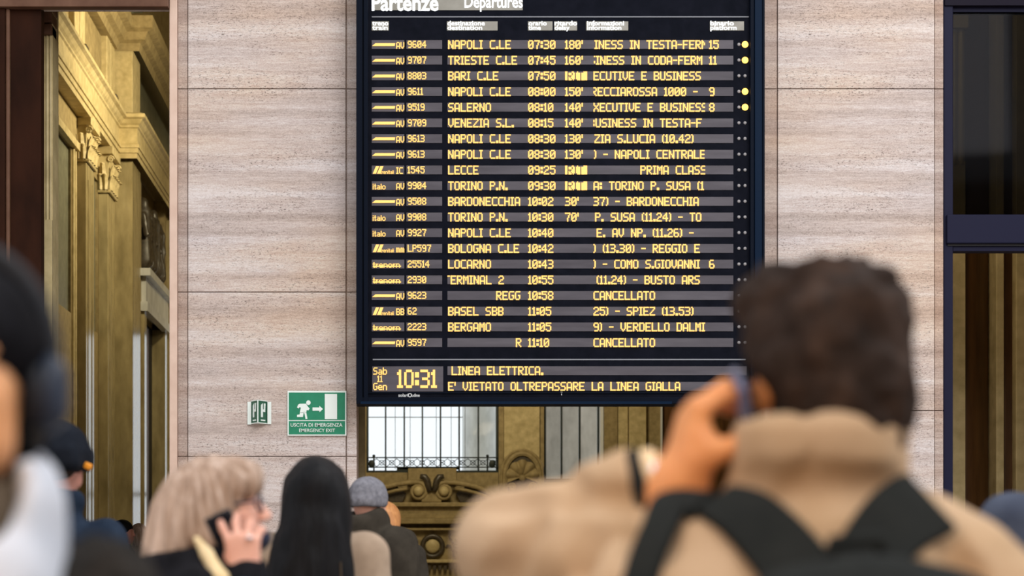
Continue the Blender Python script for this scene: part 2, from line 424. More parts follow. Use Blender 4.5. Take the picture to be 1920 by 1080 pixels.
def capital(name, x, y, w, zb, zt, proj, parent):        # leafy capital on a pilaster that faces +X
    h = zt-zb; m = MB()
    m.ngon_prism([(x, y-.02, zt-.16*h), (x+proj+.10, y-.10, zt-.16*h), (x+proj+.10, y+w+.10, zt-.16*h), (x, y+w+.02, zt-.16*h)], (0, 0, .16*h))
    m.box((x-.05, y, zb), (x+proj, y+w, zt-.1*h)); m.tube([(x, y-.03, zb+.03), (x+proj+.03, y-.03, zb+.03), (x+proj+.03, y+w+.03, zb+.03), (x, y+w+.03, zb+.03)], .035, 6)
    def leaf(px, py, nx, ny, z0, hh, ww):
        tx, ty = -ny, nx; rows = 6; vs = []; 
        for i in range(rows):
            u = i/(rows-1); out = .015+.16*max(0, u-.35)**1.3; zz = z0+hh*(u if u < .8 else .8-.35*(u-.8)); hw = ww*(1.35-.7*u*u)/2
            for s_, d_ in ((-1, .02), (0, .07), (1, .02)): vs.append((px+nx*(out+d_)+tx*hw*s_, py+ny*(out+d_)+ty*hw*s_, zz))
        b = len(vs); vs += [(q[0]-nx*.03, q[1]-ny*.03, q[2]-.02) for q in vs]
        fs = []
        for i in range(rows-1):
            for c in range(2):
                q = i*3+c; fs += [(q, q+1, q+4, q+3), (q+b, q+3+b, q+4+b, q+1+b)]
        m.add(vs, fs)
    for k in range(4): leaf(x+proj, y+w*(k+.5)/4, 1, 0, zb+.06*h, .42*h, w/4*1.1)
    for k in range(3): leaf(x+proj, y+w*(k+1)/4, 1, 0, zb+.3*h, .42*h, w/4*1.1)
    for k in range(2): leaf(x+proj*(k+.5)/2, y, 0, -1, zb+.06*h, .42*h, proj/2)
    leaf(x+proj*.5, y, 0, -1, zb+.3*h, .42*h, proj/2)
    for yy in (y, y+w):
        sp = [(x+proj+.05+.07*(1-t/16)*math.cos(t*.75), yy, zt-.27*h+.07*(1-t/16)*math.sin(t*.75)) for t in range(14)]
        m.tube(sp, .025, 6)
    return m.build(name, 'gold_stone', parent)
def pilaster(y, w, x, proj, label, shaft_top, cap_top, group=None):
    r = empty('pilaster', (x+proj/2, y+w/2, 0), label=label, cat='pilaster')
    s = MB().box((x, y, .5), (x+proj, y+w, shaft_top), .012)
    for k in range(2): s.box((x+proj-.005, y+w*(.2+.5*k), 1.2), (x+proj+.012, y+w*(.3+.5*k), shaft_top-.3))
    s.build('shaft', 'gold_stone_polished', r)
    if cap_top: capital('capital', x, y, w, shaft_top, cap_top, proj, r)
    MB().box((x, y-.06, 0), (x+proj+.08, y+w+.06, .5), .02).build('base', 'tan_stone', r)
    return r
pilaster(37.0, .95, XL, .17, 'gold stone pilaster with leafy capital nearest the dark niche at the doorway', 8.85, 9.66)
pilaster(39.55, .95, XL, .2, 'gold stone pilaster with leafy capital beside the projecting corner pier', 8.75, 9.66)
pr = empty('corner_pier', (XL+.3, 41.5, 0), label='plain gold stone pier under the projecting corner of the cornice', cat='pier')
MB().box((XL+.4, 41.0, .5), (XL+.5, 42.2, 9.66), .012).box((XL, 40.98, .5), (XL+.5, 41.045, 9.66)).build('shaft', 'gold_stone_polished', pr)
MB().box((XL+.4, 40.93, 0), (XL+.56, 42.28, .5), .02).build('base', 'tan_stone', pr)
pe = empty('pilaster', (XL+.45, 48.4, 0), label='pale stone pilaster at the far end, right of the bronze relief', cat='pilaster')
MB().box((XL+.4, 47.6, .5), (XL+.52, 51.0, 9.6), .012).build('shaft', 'gold_stone_polished', pe)
MB().box((XL+.4, 47.56, 0), (XL+.57, 51.1, .5)).build('base', 'tan_stone', pe)
# bronze relief above the inner doorway: robed figures
def build_relief():
    r = empty('relief_sculpture', (XL+.15, 45.1, 7.8), label='dark bronze relief of robed standing figures high on the left hall wall', cat='relief')
    MB().box((XL+.15, 43.3, 7.82), (XL+.22, 47.0, 9.6)).build('back_plate', 'bronze', r)
    for i, (y, h, ln) in enumerate(((43.9, 1.42, .10), (44.7, 1.36, -.08), (45.5, 1.45, .06), (46.3, 1.32, -.1))):
        o = np.array([.18, y-45.1, .18]); R = rotm('x', ln*60)
        pr = [cap((0, 0, .1), (0, 0, .55*h), .22, .16, .05), cap((0, 0, .5*h), (0, 0, .78*h), .17, .19, .08), ell((.03, 0, .93*h), (.10, .09, .12), .05), cap((.05, .18, .75*h), (.16, .05, .5*h), .06, .05, .04), cap((.05, -.18, .75*h), (.12, -.26, .45*h), .06, .05, .04)]
        organic('figure', xf(pr, R, o), 'bronze', r, .035, None, lambda P: .025*np.sin(P[..., 1]*38+2*vnoise(P, 4, i)))
# inner portal under the relief
po = empty('inner_doorway', (XL+.4, 45.2, 0), label='tall dark doorway in the gold hall wall under the bronze relief', cat='doorway')
MB().box((XL+.1, 43.25, 0), (XL+.16, 47.1, 6.9)).build('opening', 'black_gap', po)  # black slab stands in for the shaded depth of the doorway
dj = MB().box((XL+.1, 43.102, 0), (XL+.47, 43.45, 6.89)).box((XL+.1, 46.9, 0), (XL+.47, 47.3, 6.89)); dj.build('jamb', 'gold_stone_polished', po)
MB().box((XL+.1, 44.6, 0), (XL+.22, 45.8, 6.8), .02).build('door_leaf', 'brown_wood', po)
hm = MB().box((XL+.4, 43.0, 6.85), (XL+.55, 47.4, 7.05)).box((XL+.4, 42.9, 7.6), (XL+.62, 47.5, 7.76)).box((XL+.15, 43.1, 7.6), (XL+.42, 47.3, 7.76)); hm.build('lintel_moulding', 'grey_marble', po)
MB().box((XL+.152, 43.102, 7.05), (XL+.5, 47.298, 7.6)).build('lintel', 'grey_marble', po)
# ------------------------------------------------------------------ back wall of the hall (seen under the board)
def bx(px): return wx(px, YB)
def bz(py): return wz(py, YB)
bw = []
D0, D1 = YB, YB+.8
bw.append(((-8, D0, 0), (-5.1, D1, 16))); bw.append(((-5.1, D0, 7.6), (bx(687), D1, 16))); bw.append(((-2.2, D0, 0), (bx(687), D1, 7.6)))
bw.append(((bx(687), D0, 0), (bx(934), D1, bz(886)))); bw.append(((bx(687), D0, 9), (bx(1132), D1, 16))); bw.append(((bx(934), D0+.1, 0), (bx(1020), D1, 9)))
bw.append(((bx(1020), D0, 0), (bx(1132), D1, bz(905)))); bw.append(((bx(1132), D0, 0), (11.2, D1, 16)))
for lo_, hi_ in bw: struct('wall_hall_back', MB().box(lo_, hi_), 'tan_stone')
w1 = sstruct('window_1', (bx(810), YB+.2, bz(885)))
f = MB()
for px in (689, 723, 758, 792, 826, 861, 897, 932): f.pbox(px-1.5, 300, px+1.5, 886, YB+.15, .12)
f.pbox(684, 882, 936, 888, YB+.12, .2); f.pbox(744, 876, 773, 888, YB+.1, .2)
f.pbox(756, 876, 862, 880, YB+.1, .2); f.pbox(684, 300, 691, 888, YB+.1, .2); f.pbox(930, 300, 936, 888, YB+.1, .2)
struct('frame', f, 'iron', w1)
t = MB()
for px in (741, 769, 818, 846, 872): t.pbox(px-.5, 300, px+.5, 880, YB+.4, .04)
t.pbox(687, 781.5, 868, 783, YB+.4, .04)
struct('glazing_bar', t, 'line_grey', w1)
struct('pane', MB().pbox(687, 300, 934, 886, YB+.45, .01), 'clear_glass', w1)
rl = empty('balcony_railing', (bx(810), YB+.05, bz(885)), label='ornate wrought iron railing across the foot of the bright window', cat='railing')
q = MB()
for y in (858, 876): q.tube([at(687, y, YB+.05), at(934, y, YB+.05)], .018, 6)
q.build('rail', 'iron', rl)
q = MB(); n = 13
for i in range(n):
    a, b = 687+i*19, 687+(i+1)*19; c = (a+b)/2
    q.tube([at(a, 860, YB+.05), at(b, 875, YB+.05)], .010, 5).tube([at(b, 860, YB+.05), at(a, 875, YB+.05)], .010, 5)
    q.tube([at(c+4.5*math.cos(g), 867.5+4.5*math.sin(g), YB+.05) for g in [k*math.pi/6 for k in range(12)]], .010, 5, True)
q.build('scrollwork', 'iron', rl)
q = MB()
for px in (701, 914): q.tube([at(px, 856, YB+.05), at(px, 888, YB+.05)], .022, 6); q.sphere(at(px, 855, YB+.05), .04)
for px in (697, 923): q.sphere(at(px, 870, YB+.05), (.09, .03, .11))
q.build('post', 'iron', rl)
# outside the window
oc = empty('marble_column', (wx(900, 64), 64, 0), label='pale marble column outside behind the window bars', cat='column')
MB().lathe((wx(902, 64), 64, 0), [(.70, 0), (.70, .4), (.62, .45), (.60, 11)], 28).build('shaft', 'grey_marble', oc, smooth=True)
MB().box((wx(902, 64)-.75, 63.25, 11), (wx(902, 64)+.75, 64.75, 11.5)).build('capital', 'grey_marble', oc)
struct('floor_outside', MB().box((-30, 60.01, -.2), (30, 75, 0)), 'floor_stone')
w2 = sstruct('window_2', (bx(1075), YB+.2, bz(905)))
f = MB()
for px in (1022, 1053, 1087, 1122): f.pbox(px-1.8, 300, px+1.8, 906, YB+.12, .12)
f.pbox(1020, 898, 1132, 906, YB+.12, .2)
struct('frame', f, 'iron', w2)
ow = MB().box((bx(1010)*1.13, 60.5, 0), (bx(1140)*1.2, 61, 9)); struct('wall_outside', ow, 'grey_marble')
struct('edge_bead', MB().pbox(1126, 300, 1131, 905, YB-.02, .1), 'white_paint', w2)
w3 = sstruct('door_3', (-3.65, YB+.3, 0))        # bright glazed way out at the far end of the hall
f = MB()
for i in range(5): f.box((-5.1+i*.7, YB+.2, 0), (-5.04+i*.7, YB+.3, 7.6))
for z in (0, 3.2, 7.5): f.box((-5.1, YB+.2, z), (-2.2, YB+.3, z+.1))
struct('frame', f, 'iron', w3); struct('pane', MB().box((-5.1, YB+.24, 0), (-2.2, YB+.25, 7.6)), 'clear_glass', w3)

sp = empty('wall_pilaster', (bx(980), YB, 0), label='broad gold pilaster between the two barred windows', cat='pilaster')
MB().pbox(945, 300, 1012, 1150, YB-.12, .4, .01).build('shaft', 'gold_stone', sp)
e = MB(); e.pbox(935, 300, 944, 1150, YB-.05, .2); e.pbox(1013, 300, 1020, 1150, YB-.05, .2); e.build('edge_strip', 'tan_stone', sp)
# shell niche
sh = empty('shell_ornament', (bx(980), YB-.2, bz(905)), label='carved scallop shell in an arched stone surround between the windows', cat='ornament')
c = at(979, 884, YB-.14); R = .78
arc = [(c.x+.46*math.cos(g), YB-.16, c.z-.15+.62*math.sin(g)) for g in [math.pi*k/20 for k in range(21)]]
arc = [(arc[0][0], YB-.16, c.z-.9)]+arc+[(arc[-1][0], YB-.16, c.z-.9)]
m = MB().tube(arc, .075, 8); m.tube([(p[0]*1.0+(.09 if p[0] > c.x else -.09)*(abs(p[0]-c.x)/.46), YB-.13, p[2]+(.09 if p[2] > c.z else 0)) for p in arc], .04, 8)
m.build('arch_moulding', 'tan_stone', sh)
MB().ngon_prism(arc, (0, .06, 0)).build('niche', 'bronze', sh)  # flat dark plate; shade of the recess is put into its colour
vs = []; fs = []; nu, nv = 72, 9
for i in range(nu+1):
    g = math.pi*(-.12+1.24*i/nu)
    for k in range(nv):
        r = .42*(.12+.88*k/(nv-1)); rip = abs(math.cos(4.5*(g-math.pi/2)))
        rr = r*(1+.08*rip*(k/(nv-1))); vs.append((c.x+rr*math.cos(g)*.95, YB-.20-.10*rip*(k/(nv-1))-.06*math.sin(math.pi*k/(nv-1)), c.z-.14+rr*math.sin(g)))
for i in range(nu):
    for k in range(nv-1): q = i*nv+k; fs.append((q, q+nv, q+nv+1, q+1))
b = len(vs); vs += [(v[0], YB-.12, v[2]) for v in vs]; fs += [tuple(x+b for x in reversed(f_)) for f_ in fs]
m = MB().add(vs, fs); m.sphere((c.x, YB-.26, c.z-.18), (.09, .07, .09)); m.build('shell', 'tan_stone', sh, smooth=True)
m = MB()
for s_ in (-1, 1): m.tube([(c.x+s_*(.27+.10*(1-t/18)*math.cos(t*.7)), YB-.22, c.z-.42+.12*(1-t/18)*math.sin(t*.7)) for t in range(16)], .035, 6)
m.build('scroll', 'tan_stone', sh)

# broken pediment below the window
pd = empty('broken_pediment', (bx(808), YB-.3, bz(945)), label='carved stone broken pediment with two scrolls below the bright window', cat='pediment')
def spiral(px, py, s_, r0=24, turns=2.0, Y=YB-.3):
    n = 26; return [at(px+s_*r0*(1-.8*i/n)*math.sin(2*math.pi*turns*i/n), py-r0*(1-.8*i/n)*math.cos(2*math.pi*turns*i/n), Y-.08*i/n) for i in range(n+1)]
for s_, pc in ((-1, 784), (1, 833)):
    sw = [at(pc+s_*x_, y_, YB-.3) for x_, y_ in ((100, 938), (90, 928), (78, 920), (60, 913), (40, 908), (20, 905))]
    m = MB(); m.tube(sw+spiral(pc, 921, -s_, 17), [.07]*len(sw)+[.065-.0012*i for i in range(27)], 8)
    m.tube([p+Vector((0, -.03, -.16)) for p in sw], .045, 8); m.build('scroll', 'tan_stone', pd, smooth=True)
    MB().sphere(at(pc, 921, YB-.4), (.13, .1, .13)).build('rosette', 'gold_stone', pd, smooth=True)
    poly = [at(pc+s_*x_, y_, YB-.18) for x_, y_ in ((100, 941), (30, 941), (22, 925), (40, 912), (80, 923), (100, 938))]
    MB().ngon_prism(poly, (0, .15, 0)).build('field', 'bronze', pd)
MB().pbox(790, 900, 828, 942, YB-.34, .3, .03).build('keystone', 'tan_stone', pd)
MB().pbox(765, 878, 856, 906, YB-.16, .158, .02).build('tablet', 'tan_stone', pd)
m = MB()
for s_ in (-1, 1):
    m.tube([at(810+s_*x_, y_, YB-.38) for x_, y_ in ((4, 921), (7, 910), (9, 901), (14, 894), (19, 893), (21, 898))], [.07, .085, .09, .085, .07, .04], 8)
m.build('bow', 'bronze', pd, smooth=True)
MB().pbox(690, 942, 930, 950, YB-.42, .418, .02).build('ledge', 'tan_stone', pd)
# door case under the pediment
dc = empty('stone_doorcase', (bx(808), YB-.2, 0), label='dark gold stone doorcase with round medallion under the broken pediment', cat='doorcase')
m = MB(); m.pbox(690, 950, 932, 962, YB-.28, .3, .01); m.build('frieze', 'tan_stone', dc)
m = MB(); m.pbox(686, 972, 936, 982, YB-.42, .4, .02); m.pbox(690, 962, 932, 972, YB-.3, .3, .01); m.pbox(692, 990, 930, 994, YB-.34, .3); m.build('cornice', 'tan_stone', dc)
MB().pbox(692, 994, 930, 1150, YB-.16, .2).build('panel', 'tan_stone', dc)
MB().pbox(688, 1049, 934, 1055, YB-.36, .3, .01).build('shelf_moulding', 'gold_stone', dc)
m = MB()
for k in range(24): m.pbox(692+k*10, 1060, 698+k*10, 1069, YB-.3, .2)
m.build('dentil_row', 'bronze', dc)
m = MB()
cc = at(811, 1024, YB-.2)
m.tube([(cc.x+.27*math.cos(g), cc.y-.03, cc.z+.27*math.sin(g)) for g in [k*math.pi/14 for k in range(28)]], .06, 8, True)
m.build('medallion', 'bronze', dc, smooth=True)
MB().sphere((cc.x, cc.y+.02, cc.z), (.2, .1, .2)).build('boss', 'gold_stone', dc, smooth=True)
m = MB(); rnd = random.Random(5)
for s_ in (-1, 1):
    for k in range(14):
        px = 811+s_*(30+rnd.uniform(0, 55)); py = 1022+rnd.uniform(-18, 18)
        m.tube([at(px+6*math.cos(a_+k), py+6*math.sin(a_+k), YB-.2) for a_ in (0, .8, 1.6, 2.4)], .03, 5)
m.build('foliage_carving', 'bronze', dc)
# wooden panelling to the right
wp = empty('wood_panelling', (bx(1210), YB-.1, 0), label='gold and brown panelled pilaster right of the grey marble window', cat='panelling')
MB().pbox(1133, 300, 1158, 1150, YB-.1, .098, .01).build('pale_strip', 'tan_stone', wp)
m = MB(); m.pbox(1158, 300, 1177, 1150, YB-.05, .048); m.pbox(1180, 300, 1212, 1150, YB-.14, .138, .02); m.build('panel', 'gold_stone', wp)
MB().pbox(1218, 300, 1239, 1150, YB-.1, .098, .01).build('dark_strip', 'tan_stone', wp)
MB().pbox(1239, 300, 1242, 1150, YB-.2, .1).build('white_bead', 'white_paint', wp)
m = MB(); m.pbox(1243, 300, 1300, 1150, YB-.1, .098, .02); m.pbox(1310, 300, 1440, 1150, YB-.1, .098, .02); m.build('brown_panel', 'brown_wood', wp)
# ------------------------------------------------------------------ departure board
G = {
'A': "01110 10001 10001 10001 11111 10001 10001", 'B': "11110 10001 10001 11110 10001 10001 11110", 'C': "01111 10000 10000 10000 10000 10000 01111",
'D': "11110 10001 10001 10001 10001 10001 11110", 'E': "11111 10000 10000 11110 10000 10000 11111", 'F': "11111 10000 10000 11110 10000 10000 10000",
'G': "01111 10000 10000 10011 10001 10001 01110", 'H': "10001 10001 10001 11111 10001 10001 10001", 'I': "111 010 010 010 010 010 111",
'K': "10001 10010 10100 11000 10100 10010 10001", 'L': "10000 10000 10000 10000 10000 10000 11111", 'M': "10001 11011 10101 10101 10001 10001 10001",
'N': "10001 11001 11001 10101 10011 10011 10001", 'O': "01110 10001 10001 10001 10001 10001 01110", 'P': "11110 10001 10001 11110 10000 10000 10000",
'R': "11110 10001 10001 11110 10100 10010 10001", 'S': "01111 10000 10000 01110 00001 00001 11110", 'T': "11111 00100 00100 00100 00100 00100 00100",
'U': "10001 10001 10001 10001 10001 10001 01110", 'V': "10001 10001 10001 10001 10001 01010 00100", 'W': "10001 10001 10001 10101 10101 11011 10001",
'X': "10001 10001 01010 00100 01010 10001 10001", 'Z': "11111 00001 00010 00100 01000 10000 11111", ' ': "00000 00000 00000 00000 00000 00000 00000",
'0': "01110 10001 10011 10101 11001 10001 01110", '1': "010 110 010 010 010 010 111", '2': "01110 10001 00001 00110 01000 10000 11111",
'3': "11110 00001 00001 01110 00001 00001 11110", '4': "00010 00110 01010 10010 11111 00010 00010", '5': "11111 10000 11110 00001 00001 10001 01110",
'6': "01110 10000 10000 11110 10001 10001 01110", '7': "11111 00001 00010 00010 00100 00100 00100", '8': "01110 10001 10001 01110 10001 10001 01110",
'9': "01110 10001 10001 01111 00001 00001 01110", ':': "00 11 11 00 11 11 00", '.': "00 00 00 00 00 11 11", ',': "00 00 00 00 00 11 01", "'": "1 1 1 0 0 0 0",
'(': "01 10 10 10 10 10 01", ')': "10 01 01 01 01 01 10", '-': "0000 0000 0000 1111 0000 0000 0000",
'a': "00000 00000 01110 00001 01111 10001 01111", 'b': "10000 10000 11110 10001 10001 10001 11110", 'e': "00000 00000 01110 10001 11111 10000 01111",
'n': "00000 00000 11110 10001 10001 10001 10001", 't': "010 010 111 010 010 010 011", 'l': "1 1 1 1 1 1 1", 'o': "00000 00000 01110 10001 10001 10001 01110",
'i': "1 0 1 1 1 1 1", 'r': "000 000 101 110 100 100 100", 'm': "00000 00000 11010 10101 10101 10101 10101", 'p': "00000 00000 11110 10001 11110 10000 10000", 's': "0000 0000 0111 1000 0110 0001 1110", '/': "0011 0011 0110 0110 1100 1100 1100", 'Q': "01110 10001 10001 10001 10001 10001 01110"}
YD = 15.72                        # face of the displays
def dots(mb, text, px, py, cw, ch, clip=None, inverse=None, dep=.006, gap=2):
    """pixel letters of lit cells standing on the display; px, py = top left, cw, ch = cell size"""
    x = px; cells = {}
    for c in text:
        g = G.get(c) or G[c.upper()]; rows = g.split()
        for r, row in enumerate(rows):
            for k, b in enumerate(row):
                if b == '1': cells.setdefault(r, []).append(x+k*cw)
        x += (len(rows[0])+gap-1)*cw
    for r, xs in cells.items():
        xs.sort(); runs = []
        for q in xs:
            if clip and (q < clip[0]-.01 or q+cw > clip[1]+.5): continue
            if runs and abs(runs[-1][1]-q) < .05: runs[-1][1] = q+cw
            else: runs.append([q, q+cw])
        for a, b in runs: mb.pbox(a-cw*.16, py+r*ch, b+cw*.16, py+(r+1)*ch, YD-dep-.001, dep)
    return x
board = empty('departure_board', (wx(1050, YD), YW-.15, wz(757, YD)), label='large black electronic departures board with amber train rows', cat='departure board')
MB().pbox(676, -120, 1426, 750, YD+.004, .22).build('panel', 'board_black', board)
f = MB()
for a, b, mat in ((668, 679, 0), (682, 690, 0), (1407, 1414, 0), (1430, 1434, 0)): f.pbox(a, -120, b, 757, YD-.045, .3, .004)
f.pbox(668, 745, 1434, 757, YD-.04, .3, .004); f.pbox(668, 735.5, 1420, 737.5, YD-.006, .02); f.pbox(679, -120, 682, 757, YD-.02, .28)
f.build('frame', 'board_frame', board)
f = MB().pbox(1415, -120, 1430, 757, YD-.03, .28, .004); f.build('side_trim', 'board_frame_blue', board)
f = MB(); f.pbox(697, 30.6, 1404, 32.4, YD-.002, .004); f.pbox(699, 673, 1398, 675.2, YD-.002, .004); f.build('dividing_line', 'line_grey', board)
f = MB(); f.pbox(676, 752.5, 1260, 757.5, YD-.05, .02)
f.build('lower_lip', 'board_frame_blue', board)

def font_mesh(text, bold):
    cu = bpy.data.curves.new('txt', 'FONT'); cu.body = text; cu.size = 1; cu.offset = bold; cu.resolution_u = 3; cu.extrude = .02
    ob = bpy.data.objects.new('txt', cu); COL.objects.link(ob); bpy.context.view_layer.update()
    dg = bpy.context.evaluated_depsgraph_get(); me = bpy.data.meshes.new_from_object(ob.evaluated_get(dg))
    v = np.array([p.co[:] for p in me.vertices]); fs = [tuple(p.vertices) for p in me.polygons]
    bpy.data.objects.remove(ob); bpy.data.curves.remove(cu); bpy.data.meshes.remove(me); return v, fs
def letters(mb, text, x0, x1, ybase, cap, Y, bold=.012, dep=.004):   # cap = capital height in px
    v, fs = font_mesh(text, bold); lo, hi = v.min(0), v.max(0)
    px = x0+(v[:, 0]-lo[0])/(hi[0]-lo[0])*(x1-x0); py = ybase-v[:, 1]/.69*cap
    zz = (v[:, 2]-lo[2])/max(hi[2]-lo[2], 1e-6)
    mb.add([at(a, b, Y-c*dep) for a, b, c in zip(px, py, zz)], fs)

hdr = MB().pbox(697, -14, 980, 19, YD-.001, .004).build('title_panel', 'header_glass', board)
m = MB(); letters(m, 'Partenze', 697, 822, 19.5, 29, YD-.002, .02); m.build('title', 'led_white', hdr)
m = MB(); letters(m, 'Departures', 871, 980, 14, 22, YD-.002, .012); m.build('title', 'led_white', hdr)
HP = [MB().pbox(a, 40, b, 57, YD-.001, .004).build('heading_panel', 'header_glass', board) for a, b in ((697, 729), (838, 933), (990, 1036), (1039, 1082), (1099, 1178), (1331, 1395))]
for hp_, (a, b, x0, x1, xb) in zip(HP, (('treno', 'train', 698, 728, 727), ('destinazione', 'destination', 839, 909, 904), ('orario', 'time', 991, 1025, 1014), ('ritardo', 'delay', 1040, 1082, 1068),
                         ('informazioni', 'information', 1101, 1170, 1165), ('binario', 'platform', 1332, 1376, 1381))):
    m = MB(); letters(m, a, x0, x1, 47.5, 8.5, YD-.002, .012); letters(m, b, x0, xb, 56, 8.5, YD-.002, .012); m.build('heading', 'led_white', hp_)

FR, IT, TN, TI = 'arrow', 'italo', 'regional', 'national'
ROWS = [
 (FR, 'AV', '9604', 'NAPOLI C.LE', 840, '07:30', "180'", 'INESS IN TESTA-FERM', 1115, '15', 1), (FR, 'AV', '9707', 'TRIESTE C.LE', 840, '07:45', "160'", 'SINESS IN CODA-FERM', 1106, '11', 1),
 (FR, 'AV', '8803', 'BARI C.LE', 840, '07:50', 'RIT', 'ECUTIVE E BUSINESS', 1113, '', 0), (FR, 'AV', '9611', 'NAPOLI C.LE', 840, '08:00', "150'", 'RECCIAROSSA 1000 - ', 1109, '9', 1),
 (FR, 'AV', '9519', 'SALERNO', 840, '08:10', "140'", 'XECUTIVE E BUSINESS', 1113, '8', 1), (FR, 'AV', '9709', 'VENEZIA S.L.', 840, '08:15', "140'", 'BUSINESS IN TESTA-F', 1105, '', 0),
 (FR, 'AV', '9613', 'NAPOLI C.LE', 840, '08:30', "130'", 'ZIA S.LUCIA (10.42)', 1115, '', 0), (FR, 'AV', '9613', 'NAPOLI C.LE', 840, '08:30', "130'", ') - NAPOLI CENTRALE', 1114, '', 0),
 (TI, 'IC', '1545', 'LECCE', 840, '09:25', 'RIT', 'PRIMA CLASSE', 1201, '', 0), (IT, 'AV', '9904', 'TORINO P.N.', 840, '09:30', 'RIT', 'A: TORINO P. SUSA (1', 1113, '', 0),
 (FR, 'AV', '9508', 'BARDONECCHIA', 840, '10:02', "30'", '37) - BARDONECCHIA', 1113, '', 0), (IT, 'AV', '9908', 'TORINO P.N.', 840, '10:30', "70'", 'P. SUSA (11.24) - TO', 1116, '', 0),
 (IT, 'AV', '9927', 'NAPOLI C.LE', 840, '10:40', '', 'E. AV NP. (11.26) -', 1119, '', 0), (TI, 'mm', 'LP597', 'BOLOGNA C.LE', 840, '10:42', '', ') (13.30) - REGGIO E', 1113, '', 0),
 (TN, '', '25514', 'LOCARNO', 840, '10:43', '', ') - COMO S.GIOVANNI', 1113, '6', 0), (TN, '', '2930', 'TERMINAL 2', 833, '10:55', '', '(11.24) - BUSTO ARS', 1119, '', 0),
 (FR, 'AV', '9623', 'REGGI', 930, '10:58', '', 'CANCELLATO', 1113, '', 0), (TI, 'BB', '62', 'BASEL SBB', 840, '11:05', '', '25) - SPIEZ (13.53)', 1113, '', 0),
 (TN, '', '2223', 'BERGAMO', 840, '11:05', '', '9) - VERDELLO DALMI', 1113, '', 0), (FR, 'AV', '9597', 'R', 967, '11:10', '', 'CANCELLATO', 1113, '', 0)]
CW, CH = 1.95, 2.36
for i, (lg, code, num, dest, dx, tm, dl, info, ix, plat, on) in enumerate(ROWS):
    yc = 83.3+29.42*i; y0 = yc-8.2; y1 = yc+8.2
    s_ = MB().pbox(697, y0, 758, y1, YD-.001, .004); s_.pbox(762, y0, 829, y1, YD-.001, .004); s_.pbox(839, y0, 1375, y1, YD-.001, .004)
    row = s_.build('display_row', 'display_glass', board)
    def txt(name, fn, mat='led_amber'):
        m = MB(); fn(m)
        if m.v: m.build(name, mat, row)
    def logo(m):
        if lg == FR:
            m.ngon_prism([at(698, yc+3, YD-.002), at(704, yc-2, YD-.002), at(741, yc-2, YD-.002), at(740, yc+3, YD-.002)], (0, -.005, 0))
        elif lg == IT: dots(m, 'italo', 699, yc-3.5, 1.25, 1.5)
        elif lg == TN: dots(m, 'trenorn', 699, yc-4, 1.45, 1.5); m.pbox(699, yc+3, 752, yc+5, YD-.007, .005)
        else:
            for k in range(2): m.ngon_prism([at(699+8*k, yc+7, YD-.002), at(705+8*k, yc-7, YD-.002), at(711+8*k, yc-7, YD-.002), at(705+8*k, yc+7, YD-.002)], (0, -.005, 0))
            dots(m, 'trenitali', 713, yc+.5, .72, .95)
        dots(m, code, 743, yc-5 if lg != FR else yc-4.5, 1.35, 1.75)
    txt('operator_logo', logo, 'led_amber')
    txt('train_number', lambda m: dots(m, num, 764.5, yc-7, 1.5, 1.9))
    txt('destination', lambda m: dots(m, dest, dx+.5, yc-8.2, CW, CH, (839, 977)))
    txt('departure_time', lambda m: dots(m, tm, 990.5, yc-8.2, CW, CH))
    if dl == 'RIT':
        def inv(m):
            m.pbox(1059.5, yc-8.2, 1064, yc+8.2, YD-.007, .006); m.pbox(1096, yc-8.2, 1101, yc+8.2, YD-.007, .006)
            rows_ = [''.join(G[c].split()[r]+'0' for c in 'RIT') for r in range(7)]; n_ = len(rows_[0]); cw = 32/n_
            for r in range(7):
                k = 0
                while k < n_:
                    if rows_[r][k] == '0':
                        e_ = k
                        while e_ < n_ and rows_[r][e_] == '0': e_ += 1
                        m.pbox(1064+k*cw, yc-8.2+r*CH, 1064+e_*cw, yc-8.2+(r+1)*CH, YD-.007, .006); k = e_
                    else: k += 1
        txt('delay', inv)
    elif dl: txt('delay', lambda m: dots(m, dl, 1059.5, yc-8.2, CW, CH))
    txt('information', lambda m: dots(m, info, ix, yc-8.2, CW, CH, (1112.5, 1321.5)))
    if plat: txt('platform_number', lambda m: dots(m, plat, 1330, yc-8.2, CW, CH))
    for k, px in enumerate((1385.5, 1397)):
        c = at(px, yc, YD+.002); lit = on and k == 1
        MB().sphere(c, (.026, .018, .026) if lit else (.013, .008, .013), 14, 8).build('platform_light', 'lamp_amber' if lit else 'led_off', row, smooth=True)
ck = MB().pbox(698, 687, 831, 734, YD-.001, .004).build('clock_panel', 'display_glass', board)
m = MB(); dots(m, 'Sab', 700, 689, 1.5, 1.9); dots(m, '11', 707.5, 704, 1.35, 1.75); dots(m, 'Gen', 700, 718, 1.5, 1.9); m.build('date_text', 'led_amber', ck)
m = MB(); dots(m, '1O:31', 745, 693, 3.35, 4.9); m.build('clock_time', 'led_amber', ck)
for k, (t_, x_) in enumerate((('LINEA ELETTRICA.', 847), ("E' VIETATO OLTREPASSARE LA LINEA GIALLA", 840.5))):
    yc = 695+29.3*k
    r_ = MB().pbox(839, yc-8.2, 1400, yc+8.2, YD-.001, .004).build('message_line', 'display_glass', board)
    m = MB(); dots(m, t_, x_, yc-8.2, CW, CH); m.build('message_text', 'led_amber', r_)
m = MB(); letters(m, 'solari', 747, 765, 744, 6, YD-.002, .01); letters(m, 'udine', 772, 787, 744, 6, YD-.002, .01)
m.tube([at(768.5+3*math.cos(g), 741+3.4*math.sin(g), YD-.002) for g in [k*math.pi/5 for k in range(10)]], .004, 5, True); m.pbox(1051, 735, 1055, 736.5, YD-.003, .003); m.pbox(1052.4, 736, 1053.6, 741, YD-.003, .003)
